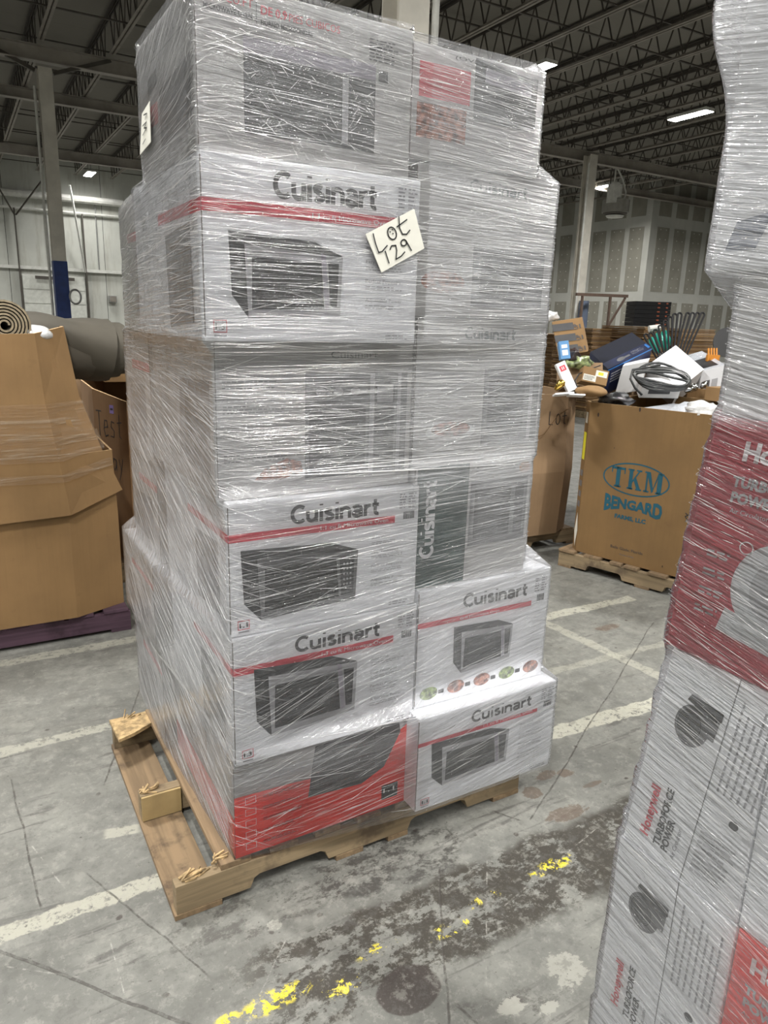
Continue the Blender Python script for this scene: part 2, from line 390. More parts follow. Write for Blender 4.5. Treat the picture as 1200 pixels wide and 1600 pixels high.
def wall_material(name, base, stain, panel=0.0):
    t = NT(name); p = t.pos(); n = t.noise(p, .7, 6, .6); n2 = t.noise(t.vscale(p, 1.6, 1.6, .22), 1.6, 5, .65)
    c = t.mix(t.step(n, .35, .7), base, tuple(x*.86 for x in base)); c = t.mix(t.mul(t.step(n2, .48, .68), .6), c, stain)
    return t.done(t.pbr(c, .75, 0, t.bump(t.noise(p, 30, 3), .1, .004)))
wallm = wall_material('painted_tilt_up_concrete', (.56, .57, .52), (.36, .35, .30))
joint = plain('joint_dark', (.10, .10, .09), .9)  # dark backing seen through the open panel joints
drym = wall_material('taped_drywall', (.47, .47, .43), (.40, .40, .36))
dryp = plain('bare_drywall_paper', (.255, .245, .205), .85, var=.12, scale=1.5)
def wall_box(name, x0, x1, y0, y1, z0, z1, m):
    b = MB(); b.box(x0, x1, y0, y1, z0, z1, m); return struct(b.build(name))
# far wall, cast in panels with open joints
far = struct(MB().box(X0, 28.1, Y1+.02, Y1+.25, 0, ZD, joint).build('wall_far'))
x = -13.9
while x < 28:
    MB().box(x+.012, min(x+2.05, 28.1)-.012, Y1, Y1+.04, 0, ZD, wallm).build('concrete_panel', far); x += 2.05
wall_box('wall_left', X0-.2, X0, Y0, Y1, 0, ZD, wallm)
wall_box('wall_back', X0, X1, Y0-.2, Y0, 0, ZD, wallm)
wall_box('wall_right', X1, X1+.2, Y0, 24.6, 0, ZD, wallm)
# drywall partition that stands out into the hall with its convex corner towards us
DX, DY = 28.1, 24.6
dw = struct(MB().box(DX, DX+.15, DY, Y1, 0, ZD, drym).build('wall_partition_side'))
dw2 = struct(MB().box(DX+.15, X1, DY, DY+.15, 0, ZD, drym).build('wall_partition_front'))
rows = ((.3, 2.85), (3.30, 6.15), (6.62, 8.2))
y = DY+.35
while y < Y1-1:
    for z0, z1 in rows: MB().box(DX-.012, DX, y, y+.86, z0, z1, dryp).build('drywall_panel', dw)
    y += 1.16
x = DX+.45
while x < X1-1:
    for z0, z1 in rows: MB().box(x, x+.82, DY-.012, DY, z0, z1, dryp).build('drywall_panel', dw2)
    x += 1.17
screw = plain('joint_compound_dab', (.55, .54, .48), .8)
sb = MB()
y = DY+.35
while y < Y1-1:
    for z in [3.5+.42*i for i in range(7)]+[.6+.42*i for i in range(6)]:
        for k in (.22, .62): sb.box(DX-.016, DX-.010, y+k, y+k+.05, z, z+.05, screw)
    y += 1.16
tag(sb.build('screw_dabs', dw), kind='stuff')
sb = MB(); x = DX+.45
while x < X1-1:
    for z in [3.5+.42*i for i in range(7)]+[.6+.42*i for i in range(6)]:
        for k in (.2, .58): sb.box(x+k, x+k+.05, DY-.016, DY-.010, z, z+.05, screw)
    x += 1.17
tag(sb.build('screw_dabs', dw2), kind='stuff')

# roof deck
def deck_material():
    t = NT('roof_deck'); p = t.pos(); n = t.noise(t.vscale(p, .8, .25, 1), 1, 4); s = t.n('ShaderNodeSeparateXYZ'); t.link(p, s.inputs[0])
    seam = t.step(t.math('ABSOLUTE', t.math('SINE', t.mul(s.outputs[1], math.pi/1.2))), .0, .03, 1, 0)
    c = t.mix(n, (.19, .178, .152), (.25, .235, .205)); c = t.mix(t.mul(seam, .5), c, (.12, .11, .10))
    return t.done(t.pbr(c, .85))
struct(MB().box(X0, X1, Y0, Y1, ZD, ZD+.2, deck_material()).build('ceiling'))

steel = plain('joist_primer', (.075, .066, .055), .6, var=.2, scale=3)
steell = plain('joist_primer_lit', (.26, .235, .20), .55, var=.2, scale=3)  # paler primer copy: light caught by the bottom chords put into colour
beamp = plain('girder_paint', (.30, .275, .24), .55, var=.2, scale=2)
ZB, ZT = 7.50, 8.36
def joist(L, yc0):
    """open-web steel joist along +Y from its own origin"""
    r = thing('bar_joist', 'open-web steel bar joist running under the roof deck', 'joist', (0, 0, 0), 'open-web bar joists under the roof deck')
    t = MB()
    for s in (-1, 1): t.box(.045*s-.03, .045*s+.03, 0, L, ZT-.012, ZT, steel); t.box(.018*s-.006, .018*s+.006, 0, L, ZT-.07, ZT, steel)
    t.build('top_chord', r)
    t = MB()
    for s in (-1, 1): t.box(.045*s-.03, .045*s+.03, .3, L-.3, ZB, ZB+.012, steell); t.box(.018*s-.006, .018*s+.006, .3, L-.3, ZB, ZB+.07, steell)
    t.build('bottom_chord', r)
    t = MB(); n = int(L/.62); d = (L-.6)/n; pts = []
    for i in range(n+1): pts.append((0, .3+i*d, ZT-.03)); 
    for i in range(n): a = pts[i]; c = pts[i+1]; m = (0, (a[1]+c[1])/2, ZB+.03); t.bar(a, m, .024, .024, steel, (1, 0, 0)); t.bar(m, c, .024, .024, steel, (1, 0, 0))
    t.build('web', r); return r
bays = ((-3.6, 8.4), (8.4, 20.4), (20.4, 32.4), (32.4, 38.0))
protos = {}
for (ya, yb) in bays:
    L = round(yb-ya, 2)
    for k in range(-3, 29):
        xj = 2.40+1.55*k
        # skip joists that the photograph cannot see
        vis = False
        for yy in (ya+.5, (ya+yb)/2, yb-.5):
            v = Vector((xj, yy, 7.9))-Vector((0, 0, CAMZ)); dd = v.dot(FW)
            if dd > .5:
                px = 600+FPX*v.dot(RR)/dd; py = 800-FPX*v.dot(UU)/dd
                if -350 < px < 1550 and py > -350: vis = True
        if not vis or (yb > 30 and xj > DX-.3 and ya > 24): continue
        if yb > DY and ya > DY-5 and xj > DX: continue
        if L in protos: o = copy_tree(protos[L])
        else: o = protos[L] = joist(L, 0)
        o.location = (xj, ya, 0)
# cross bridging between the joists
gi = 0
for yy in (0., 2.4, 5.0, 10.4, 13.0, 15.6, 18.2, 22.6, 25.2, 28.0, 30.4, 34.2, 36.4):
    xr = X1-.5 if yy < DY-.5 else DX-.3
    for zz, rr in ((ZB+.09, .022), (ZT-.10, .022)):
        o = MB().box(-3, xr, yy-rr, yy+rr, zz, zz+.03, steel).build('bridging_angle')
        tag(o, 'thin steel bridging angle running across the bar joists', 'bridging', 'bridging angles across the joists')
# girders and columns
def ibeam(x0, x1, y, z0, z1, fw=.22):
    t = MB(); t.box(x0, x1, y-fw/2, y+fw/2, z0, z0+.02, beamp); t.box(x0, x1, y-fw/2, y+fw/2, z1-.02, z1, beamp); t.box(x0, x1, y-.008, y+.008, z0+.02, z1-.02, beamp); return t
for yy, lab in ((8.4, 'steel roof girder nearest the viewer, above the shrink-wrapped microwaves'), (20.4, 'steel roof girder carried by the left and right columns'), (24.3, 'steel roof girder just beyond the left column'), (32.4, 'steel roof girder furthest away, before the far wall')):
    o = ibeam(-3, (X1-.3 if yy < DY else DX-.2), yy, 7.14 if yy != 24.3 else 7.2, 7.48).build('roof_girder'); tag(o, lab, 'girder')
creamp = plain('column_paint', (.62, .59, .52), .55, var=.15, scale=2)
bluep = plain('blue_guard', (.015, .04, .17), .45, var=.2)
greyp = plain('conduit_grey', (.30, .30, .29), .45, .3)
whitep = plain('white_paint', (.62, .62, .58), .5)
def column(x, y, ztop, label, wid=.30, rot=0):
    r = thing('steel_column', label, 'column', (x, y, 0))
    t = MB(); h = wid/2
    t.box(x-h, x+h, y-h, y-h+.02, 0, ztop, creamp); t.box(x-h, x+h, y+h-.02, y+h, 0, ztop, creamp); t.box(x-.008, x+.008, y-h+.02, y+h-.02, 0, ztop, creamp)
    t.build('shaft', r); MB().box(x-h-.08, x+h+.08, y-h-.08, y+h+.08, 0, .025, creamp).build('base_plate', r)
    return r
cl = column(2.47, 20.4, 7.02, 'tall cream steel column on the left with a blue guard low down', .30)
t = MB(); t.box(2.31, 2.63, 20.22, 20.58, 0, 2.78, bluep); g = t.build('column_guard', cl); g['label'] = 'dark blue column guard'
MB().tube([(2.22, 20.3, 0), (2.22, 20.3, 6.6)], .03, whitep).build('conduit', cl)
t = MB()
for s in (-1, 1): t.bar((2.47+.2*s, 20.4, 6.95), (2.47+1.5*s, 20.4, 7.45), .08, .08, steel)
t.build('knee_brace', cl)
t = MB(); t.tube([(2.74+.13*math.cos(a_*.3), 20.1, 1.95+.17*math.sin(a_*.3)) for a_ in range(22)], .025, greyp, 6); t.build('hose_loop', cl)
cr_ = column(19.6, 20.1, 7.3, 'cream steel column on the right in front of the drywall partition', .34)
MB().tube([(19.36, 19.9, 0), (19.36, 19.9, 7.0)], .035, whitep).build('conduit', cr_)
t = MB(); t.tube([(19.6, 19.75, 0), (19.6, 19.75, 2.5)], .17, plain('blue_grey_pad', (.12, .15, .22), .6)); t.build('padding', cr_)
cc_ = column(4.15, 6.95, ZD, 'wide white steel column rising behind the shrink-wrapped stack', .34)
MB().tube([(4.40, 6.80, 0), (4.40, 6.80, ZD)], .04, whitep).build('downpipe', cc_)
# steel rack bracket on the right column
t = thing('wall_rack', 'small rusty steel bracket rack beside the padded foot of the right column', 'bracket', (19.3, 19.4, 0))
f_ = MB(); rust = plain('rusty_steel', (.12, .08, .06), .7)
for dx in (0, 1.35): f_.bar((19.0+dx, 19.25, 0), (19.0+dx, 19.25, 2.72), .07, .07, rust)
f_.build('upright', t); f_ = MB()
f_.bar((18.7, 19.25, 2.68), (21.2, 19.25, 2.72), .08, .10, rust); f_.bar((20.35, 19.25, 1.6), (21.1, 19.25, 2.66), .06, .06, rust); f_.build('crossbar', t)

# high-bay lamps (each fixture carries its own lamp)
lampm = emitter('lamp_diffuser', (1, .99, .96), 22)
def high_bay(x, y, z, label, group=None, along=True, power=LAMP_W):
    r = thing('high_bay_light', label, 'light', (x, y, z), group)
    a, b_ = (.16, .62) if along else (.62, .16)
    MB().box(x-a-.02, x+a+.02, y-b_-.02, y+b_+.02, z+.012, z+.09, whitep).build('housing', r)
    MB().box(x-a, x+a, y-b_, y+b_, z, z+.012, lampm).build('diffuser', r)
    for s in (-1, 1): MB().bar((x, y+s*.4, z+.09), (x, y+s*.4, ZB+.4), .012, .012, steel).build('hanger', r)
    L = bpy.data.lights.new('high_bay_lamp', 'AREA'); L.shape = 'RECTANGLE'; L.size = 2*a; L.size_y = 2*b_; L.energy = power; L.spread = R(152); L.color = LAMP_COL
    lo = bpy.data.objects.new('high_bay_lamp', L); col.objects.link(lo); lo.parent = r; lo.location = (0, 0, -.02)
    return r
seen = [(12.35, 14.8, 'small bright high-bay light just right of the top of the wrapped stack'),
        (18.3, 15.1, 'long bright high-bay light in the middle of the right-hand ceiling'),
        (24.4, 24.0, 'high-bay light beside the right column above the unit heater'),
        (5.85, 36.0, 'high-bay light in front of the far left wall')]
for x, y, lab in seen: high_bay(x, y, 7.33, lab, power=LAMP_W*(.3 if y > 30 else 1))
for x, y in ((-2.0, -1.5), (3.4, -3.0), (-1.0, 5.0), (7.5, 1.5), (-6.5, 2), (-8, 16), (9.5, -5.5), (14, 4), (-3.0, 27), (1.0, 31.5), (21, 8), (30, 18.2), (21, 30), (14, 24.5), (36, 14), (9.5, 31), (2, -9), (-5, -8), (8.5, -11.5), (-11, -5), (-12, 9)):  # unseen lamps; several added to brighten the partition and carton fronts
    high_bay(x, y, 7.33, 'unseen high-bay light in a grid filled out for brightness', 'unseen high-bay lights, some added for brightness')

# things on the far wall
pipe = MB().tube([(-8, 37.7, 6.50), (20, 37.7, 6.50)], .16, whitep, 10); tag(pipe.build('sprinkler_main_pipe'), 'thick pale pipe running along the far wall above the dock doors', 'pipe')
pipe = MB().tube([(-8, 37.85, 5.92), (20, 37.85, 5.92)], .055, whitep, 8); tag(pipe.build('conduit_pipe'), 'thin pale conduit on the far wall below the thick pipe', 'pipe')
pipe = MB().box(1.6, 12, 37.8, 37.96, 3.36, 3.50, whitep); tag(pipe.build('wall_rail'), 'pale horizontal steel rail across the far wall over the dock door', 'rail')
for xx, s in ((.9, 0), (4.2, 0), (6.3, 0), (8.2, 0)):
    o = MB().tube([(xx, 37.9, 3.5), (xx, 37.9, 6.4)], .03, greyp, 6).build('vertical_conduit'); tag(o, 'thin vertical conduit on the far wall, %s' % {.9: 'left of the dock door', 4.2: 'above the middle of the dock door', 6.3: 'just right of the dock door', 8.2: 'furthest right, beside the wrapped stack'}[xx], 'pipe', 'vertical conduits on the far wall')
def dock_door(n, xa, xb):
    d = struct(MB().box(xa, xb, 37.88, 37.99, 0, 3.15, whitep).build('door_%d' % n))
    for i in range(5): MB().box(xa+.03, xb-.03, 37.84, 37.88, .03+i*.62, .62+i*.62, plain('door_panel_paint', (.60, .61, .56), .5)).build('door_panel', d)
    for xx in (xa-.08, xb+.02):
        MB().box(xx, xx+.07, 37.72, 37.9, 0, 3.3, steel).build('door_track', d)
        MB().bar((xx+.03, 37.8, 3.3), (xx+.03, 37.8, 5.9), .06, .06, steel).build('door_track', d)
    MB().bar((xa-.05, 37.7, 5.6), (xa-.9, 36.2, 6.9), .05, .05, steel).build('track_brace', d)
    MB().bar((xa, 37.7, 5.6), (xa+1.0, 36.2, 6.9), .05, .05, steel).build('track_brace', d)
    MB().bar((xb, 37.7, 3.35), (xb-.55, 36.6, 6.9), .07, .07, whitep).build('track_brace', d)
    MB().bar((xa+.55, 37.65, 3.02), (xb-.5, 37.65, 3.0), .10, .14, steel).build('door_spring', d)
    return d
dock_door(1, 2.95, 5.65); dock_door(2, -4.0, -1.3)
el = thing('electrical_box', 'small grey electrical box on the far wall right of the dock door', 'electrical box', (6.9, 37.9, 1.9))
MB().box(6.65, 7.0, 37.78, 37.99, 2.05, 2.35, greyp).build('enclosure', el); MB().box(6.68, 6.97, 37.76, 37.78, 2.08, 2.32, steell).build('lid', el)
el = thing('fire_alarm_box', 'red box on the far wall beside the wrapped stack', 'alarm box', (7.7, 37.9, 1.9))
MB().box(7.6, 7.8, 37.8, 37.99, 1.8, 2.25, inkred).build('enclosure', el); MB().box(7.64, 7.76, 37.78, 37.8, 1.95, 2.05, inkwhite).build('handle', el)
# unit heater
u = at(962, 324, 27.5)
r = thing('hanging_unit_heater', 'white drum-shaped unit heater hanging by the right-hand light', 'heater', u)
MB().tube([u+Vector((0, 0, z)) for z in (-.28, -.24, -.2)], [.30, .42, .46], steel, 18).build('louvre_cone', r)
MB().tube([u+Vector((0, 0, z)) for z in (-.2, .25)], .50, plain('heater_grey', (.28, .27, .24), .5), 18).build('drum', r)
MB().tube([u+Vector((0, 0, z)) for z in (-.36, -.30)], [.30, .34], whitep, 18).build('rim', r)
MB().box(u.x-.52, u.x-.12, u.y-.35, u.y+.0, u.z+.1, u.z+.75, whitep).build('control_box', r)
MB().tube([u+Vector((-.3, -.1, .7)), u+Vector((-.3, -.1, 1.4)), u+Vector((.1, -.1, 1.0)), u+Vector((.35, -.1, .55)), u+Vector((.3, -.1, .25))], .035, whitep, 6).build('hose', r)
t = MB()
for dx in (-.4, .45): t.bar(u+Vector((dx, 0, .2)), (u.x+dx, u.y, ZB+.05), .025, .025, steel)
t.build('hanger_rod', r)

# ================================================================== MAIN PALLET
def stringer_poly(x0, x1, z0, z1, notches):
    p = [(x0, z0)]
    for a, b in notches: p += [(a, z0), (a+.012, z0+.030), (a+.028, z0+.038), (b-.028, z0+.038), (b-.012, z0+.030), (b, z0)]
    return p+[(x1, z0), (x1, z1), (x0, z1)]
ZP = .126
pal = thing('wooden_pallet', 'worn wooden pallet under the tall shrink-wrapped microwave stack', 'pallet', (.97, 2.15, 0))
for i, (ya, yb) in enumerate(((1.690, 1.728), (2.13, 2.168), (2.592, 2.63))):
    x1 = 1.585 if i == 0 else 1.57
    x0 = .372
    o = MB().prism(stringer_poly(x0, x1, .017, .108, ((.585, .835), (1.12, 1.36))), 'y', ya, yb, woodm).build('stringer', pal, bevel=.002)
for xa, xb, m in ((.366, .500, woody), (.86, .955, woody), (1.045, 1.12, woody), (1.47, 1.585, woody)):
    MB().box(xa, xb, 1.688, 2.632, .0, .017, m).build('bottom_board', pal, bevel=.0015)
xb = .500
bi = 0
while xb < 1.50:
    wd = random.choice((.085, .09, .10)); dy = random.uniform(-.006, .006)
    MB().box(xb, xb+wd, 1.688+dy, 2.634+dy, .108, ZP, woody).build('deck_board', pal, bevel=.002); xb += wd+.055
# split board stump at the rear left corner and torn splinters on the stringer ends
MB().add([(.372, 2.48, .108), (.43, 2.50, .108), (.50, 2.54, .108), (.50, 2.634, .108), (.366, 2.634, .108), (.372, 2.48, .120), (.43, 2.50, .121), (.50, 2.54, .122), (.50, 2.634, .122), (.366, 2.634, .120)],
    [(0, 1, 2, 3, 4), (9, 8, 7, 6, 5), (0, 5, 6, 1), (1, 6, 7, 2), (2, 7, 8, 3), (3, 8, 9, 4), (4, 9, 5, 0)], woodf).build('broken_board_end', pal)
def splinters(cx, cy, z, n, s, name='splinter'):
    b = MB()
    for i in range(n):
        a = random.uniform(-.6, .6)+(.9 if i % 3 == 0 else 0); L = random.uniform(.012, .045)*s; c = Vector((cx+random.uniform(-.02, .035)*s, cy+random.uniform(-.008, .018), z+random.uniform(0, .006)))
        d = Vector((math.cos(a), math.sin(a)*.5, random.uniform(-.1, .45))).normalized()*L
        b.bar(c, c+d, random.uniform(.003, .008), .004, woodf)
    return tag(b.build(name, pal), kind='stuff')
splinters(.405, 1.705, .108, 16, 1.0); splinters(.385, 2.145, .108, 14, .8); splinters(.42, 2.61, .112, 16, 1.0); splinters(.49, 1.72, .122, 10, .8)
MB().box(.374, .50, 2.12, 2.128, .02, .106, plain('pale_pallet_block', (.36, .26, .12), .8, var=.25)).build('block_face', pal)

# ================================================================== MICROWAVE CARTONS
PRINTS = []
def carton(name, label, x0, x1, y0, y1, z0, z1, m, group=None, tilt=(0, 0, 0), seam=True):
    r = thing(name, label, 'box', ((x0+x1)/2, (y0+y1)/2, z0), group)
    MB().box(x0, x1, y0, y1, z0, z1, m).build('carton', r, bevel=.003)
    if seam:  # closing flaps on the top with the slot between them
        MB().box(x0+.004, x1-.004, (y0+y1)/2-.0015, (y0+y1)/2+.0015, z1, z1+.0008, krafte).build('flap_seam', r)
    # raw board showing on the front corner crease
    MB().box(x0-.0006, x0+.0015, y0-.0006, y0+.0015, z0+.01, z1-.01, plain('crease_raw_board', (.16, .14, .13), .8, var=.4, scale=50)).build('corner_crease', r)
    r.rotation_euler = tilt
    F = Face((x0, y0, z0), (x1-x0, 0, 0), (0, 0, z1-z0), (0, -1, 0)); S = Face((x0, y1, z0), (0, y0-y1, 0), (0, 0, z1-z0), (-1, 0, 0))
    PRINTS.append((F, r)); PRINTS.append((S, r))
    return r, F, S
def wordmark(F, x, y, h, w_, m, part='brand_lettering', up=False, l=1):
    """heavy rounded sans wordmark drawn with broad strokes; h cap height and w_ width as fractions of the face"""
    H_, W_ = (h*F.H, w_*F.W) if not up else (h*F.W, w_*F.H)
    A = lambda cx, cy, rx, ry, a, b_, n=8: arc(cx, cy, rx, ry, a, b_, n)
    G_ = (('C', .70, [A(.40, .50, .34, .42, 48, 312, 14)]), ('u', .62, [[(.09, .64), (.09, .30)]+A(.29, .28, .20, .20, 180, 345, 6)[0:], [(.51, .64), (.51, .0)]]), ('i', .24, [[(.12, .64), (.12, .0)], [(.12, .86), (.12, .94)]]),
        ('s', .52, [A(.26, .49, .17, .12, 35, 200, 6)+A(.26, .21, .19, .13, 60, -150, 8)]), ('i', .24, [[(.12, .64), (.12, .0)], [(.12, .86), (.12, .94)]]), ('n', .62, [[(.09, .64), (.09, .0)], A(.30, .38, .21, .20, 165, 0, 6)+[(.51, .0)]]),
        ('a', .60, [A(.26, .46, .22, .13, 155, 10, 6)+[(.48, .0)], A(.28, .19, .20, .14, 40, 330, 10)]), ('r', .42, [[(.09, .64), (.09, .0)], A(.34, .30, .25, .28, 160, 80, 5)]), ('t', .42, [[(.18, .88), (.18, .22)]+A(.32, .20, .14, .15, 190, 290, 4), [(.02, .58), (.38, .58)]]))
    tot = sum(g[1] for g in G_)+.015*8; t_ = .205*H_; x0 = 0.0; sx = W_/tot
    for ch, adv, strokes in G_:
        for st_ in strokes:
            if not up: pts = [(x+(x0+a)*sx/F.W, y+b_*H_/F.H) for a, b_ in st_]
            else: pts = [(x-b_*H_/F.W, y+(x0+a)*sx/F.H) for a, b_ in st_]
            P = [Vector((a*F.W, b_*F.H)) for a, b_ in pts]; L_, R_ = [], []
            for k, p in enumerate(P):
                d = (P[min(k+1, len(P)-1)]-P[max(k-1, 0)]).normalized(); n = Vector((-d.y, d.x))*t_/2
                L_.append(p+n); R_.append(p-n)
            for k in range(len(P)-1): F.poly([(q.x/F.W, q.y/F.H) for q in (R_[k], R_[k+1], L_[k+1], L_[k])], m, part, l)
        x0 += adv+.015
def arc(cx, cy, rx, ry, a0, a1, n=10): return [(cx+rx*math.cos(R(a0+(a1-a0)*i/n)), cy+ry*math.sin(R(a0+(a1-a0)*i/n))) for i in range(n+1)]
def mwave(F, x, y, w_, h, part='microwave_picture', style=0, l=1):
    q = lambda pts: [(x+a*w_, y+b*h) for a, b in pts]
    F.poly(q([(0, 1), (.74, .95), (1, .79), (.98, .07), (.155, 0), (.02, .26)]), inkd, part, l)
    F.poly(q([(.0, 1), (.13, .86), (.155, 0), (.02, .26)]), ink, part, l+1)
    F.poly(q([(0, 1), (.74, .95), (1, .80), (.13, .87)]), inkd, part, l+1)
    F.poly(q([(.13, .86), (1, .79), (.98, .07), (.155, 0)]), inkl if style == 0 else inkm, part, l+2)
    F.poly(q([(.19, .72), (.80, .71), (.83, .14), (.185, .10)]), ink, part, l+3)
    F.poly(q([(.27, .62), (.70, .62), (.72, .24), (.27, .20)]), inkd, part, l+4)
    if style == 0:
        F.poly(q([(.86, .72), (.965, .71), (.95, .17), (.885, .17)]), ink, part, l+3)
        F.poly(q([(.795, .82), (.84, .80), (.88, .14), (.84, .13)]), inklav, part, l+4)
    else:
        F.poly(q([(.83, .72), (.965, .71), (.96, .17), (.85, .15)]), inkd, part, l+3)
        for i in range(5):
            for j in range(3): F.rect(x+w_*(.865+.03*j), y+h*(.30+.075*i), x+w_*(.88+.03*j), y+h*(.33+.075*i), inkl, part, l+4)
def badge(F, x, y, t):
    F.ellipse(x+.028, y+.03, .040, .050, inkred, 'size_badge', 1, 4, ring=.0025, arc=(math.pi/4, 2*math.pi+math.pi/4))
    F.text(t, x+.008, y+.012, .035, ink, w=.04, part='size_badge', bold=.03)
    F.rect(x+.002, y-.028, x+.054, y-.018, inks, 'size_badge', 1)
def info(F, x, y, w_=.10, h=.13):
    F.lines(x, y, x+w_*.42, y+h, 6, inks, 'shipping_print'); F.lines(x+w_*.52, y, x+w_, y+h, 6, inks, 'shipping_print')
    bx = x+w_*.25
    for i in range(9):
        ww = random.choice((.003, .005)); F.rect(bx, y-.085, bx+ww, y-.025, ink, 'shipping_print', 1); bx += ww+.003
def std_print(F, S, size, mx=(.10, .10, .56, .47), lg=(.31, .80, .46, .095), stripe=(.715, .775, .86), style=0, side=True):
    wordmark(F, lg[0], lg[1], lg[3]*1.22, lg[2], inkb)
    F.rect(0, stripe[0], stripe[2], stripe[1], inkred, 'red_stripe', 1)
    F.text(size+' cu ft Microwave Oven', stripe[2]-.41, stripe[0]+.016, .030, inkwhite, w=.37, part='stripe_lettering', l=3)
    mwave(F, *mx, style=style); badge(F, .035, .055, size)
    info(F, .885, .82)
    yy = .60
    for s in ('Auto Cook', 'Easy Touchpad', 'Perfect Popcorn', 'Adjustable Power'):
        F.text(s, .73, yy, .022, inks, w=.012*len(s), part='small_print'); F.lines(.73, yy-.045, .93, yy-.015, 2, inkl); yy -= .115
    F.lines(.84, .02, .97, .06, 2, inks)
    if side:
        S.rect(.42, stripe[0], 1, stripe[1], inkred, 'side_stripe', 1)
        S.poly([(.52, .62), (.86, .66), (.88, .10), (.55, .06)], inkm, 'side_picture', 1); S.poly([(.60, .55), (.84, .58), (.85, .2), (.62, .18)], inkd, 'side_picture', 2)
        S.text('Cuisinart', .58, .83, .05, inkl, w=.3, part='side_lettering')
D = .62
G = 'microwave cartons wrapped on the wooden pallet'
# left column, bottom to top
b0, F, S = carton('microwave_box', 'grey and red microwave box at the very bottom left of the wrapped stack', .545, 1.105, 1.700, 2.32, ZP, .425, greyc, G)
F.poly([(0, 0), (1, 0), (1, .93), (.93, .84), (.62, .60), (.3, .64), (0, .66)], redc, 'red_swoosh', 1)
F.poly([(.40, .42), (.44, .97), (.95, .97), (.96, .86), (.86, .50), (.72, .38)], inkd, 'microwave_picture', 3); F.poly([(.46, .50), (.48, .90), (.80, .90), (.80, .50)], ink, 'microwave_picture', 4)
for i in range(5): F.ellipse(.085, .09+.125*i, .040, .052, inkwhite, 'feature_icons', 2, 4, ring=.0016, arc=(math.pi/4, 2*math.pi+math.pi/4)); F.lines(.15, .07+.125*i, .38, .11+.125*i, 2, plain('ink_pink', (.75, .35, .3), .5))
F.rect(.85, .10, .955, .27, ink, 'icon_label', 3); F.text('1.1', .862, .18, .05, inkwhite, w=.07, part='icon_label', l=4)
F.text('Cuisinart', .14, .76, .10, inks, w=.24, part='brand_lettering', bold=.02)
S.poly([(0, .02), (1, .02), (1, .42), (.0, .40)], redc, 'side_red_band', 1); S.poly([(.1, .5), (.6, .55), (.6, .9), (.1, .9)], plain('brown_patch', (.24, .17, .11), .6, var=.4), 'side_patch', 2)
b1, F, S = carton('microwave_box', 'white 1.3 microwave box on the red box in the left column', .548, 1.118, 1.690, 2.32, .4265, .806, white, G)
std_print(F, S, '1.3', mx=(.10, .18, .55, .56), lg=(.31, .80, .47, .10))
b2, F, S = carton('microwave_box', 'white 1.1 microwave box third from the bottom in the left column', .546, 1.112, 1.696, 2.33, .8075, 1.168, white, G)
std_print(F, S, '1.1', mx=(.055, .10, .60, .55), lg=(.30, .80, .47, .115), style=1)
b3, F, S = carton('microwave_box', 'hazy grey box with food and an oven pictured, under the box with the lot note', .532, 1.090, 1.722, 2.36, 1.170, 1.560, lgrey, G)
yy = .78
for s in ('Ultra Quiet Powerful Heater', '7 Cooking Functions', 'Extra-Large Capacity', 'Simple Dial Operation'):
    F.text(s, .025, yy, .024, inks, w=.013*len(s), part='lettering'); F.lines(.03, yy-.075, .33, yy-.015, 3, inkm); yy -= .155
F.ellipse(.285, .135, .14, .045, inkwhite, 'food_picture', 1); F.poly([(.17, .12), (.22, .19), (.33, .25), (.40, .22), (.41, .15), (.3, .11)], inkfood, 'food_picture', 2)
F.rect(.42, .10, .97, .80, inkm, 'microwave_picture', 1); F.rect(.44, .16, .74, .56, inkd, 'microwave_picture', 2); F.rect(.47, .22, .70, .50, ink, 'microwave_picture', 3); F.rect(.79, .14, .90, .76, inkd, 'microwave_picture', 2); F.rect(.76, .08, .785, .80, inkl, 'microwave_picture', 3); F.rect(.915, .08, .935, .80, inkl, 'microwave_picture', 3)
for i in range(3): F.ellipse(.50+.09*i, .68, .025, .03, inkl, 'microwave_picture', 3, 16)
F.rect(.80, .60, .89, .72, inkl, 'microwave_picture', 3); F.text('Cuisinart', .55, .9, .05, inkm, w=.25, part='brand_lettering')
S.poly([(.45, .15), (.92, .12), (.93, .75), (.5, .72)], inkm, 'side_picture', 1); S.poly([(.55, .22), (.88, .2), (.88, .6), (.58, .6)], inkd, 'side_picture', 2)
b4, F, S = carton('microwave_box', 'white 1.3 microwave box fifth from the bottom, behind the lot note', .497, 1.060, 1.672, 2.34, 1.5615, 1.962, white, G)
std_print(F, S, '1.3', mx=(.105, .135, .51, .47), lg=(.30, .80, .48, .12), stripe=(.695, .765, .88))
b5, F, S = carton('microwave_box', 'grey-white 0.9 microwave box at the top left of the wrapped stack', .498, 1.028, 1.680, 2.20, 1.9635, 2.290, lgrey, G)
F.text('0.9', .035, .885, .058, inkred, w=.075, part='lettering', bold=.03); F.text('CU.FT', .125, .885, .052, inkred, w=.115, part='lettering')
F.text('MICROWAVE OVEN', .035, .825, .032, inkd, w=.20, part='lettering', bold=.02); F.rect(.252, .80, .2545, .955, inkm, 'lettering', 1)
F.text('DE 0.9', .272, .865, .052, inkred, w=.115, part='lettering', bold=.03); F.text('PIES CUBICOS', .395, .862, .048, inkred, w=.235, part='lettering'); F.text('HORNO MICROONDAS', .272, .805, .030, inkd, w=.23, part='lettering', bold=.02)
F.rect(.195, .14, .81, .72, inklav, 'microwave_picture', 1); F.rect(.195, .14, .81, .62, inkd, 'microwave_picture', 2); F.rect(.215, .20, .62, .57, ink, 'microwave_picture', 3); F.rect(.645, .17, .675, .60, inkl, 'microwave_picture', 3); F.rect(.69, .20, .795, .59, ink, 'microwave_picture', 3)
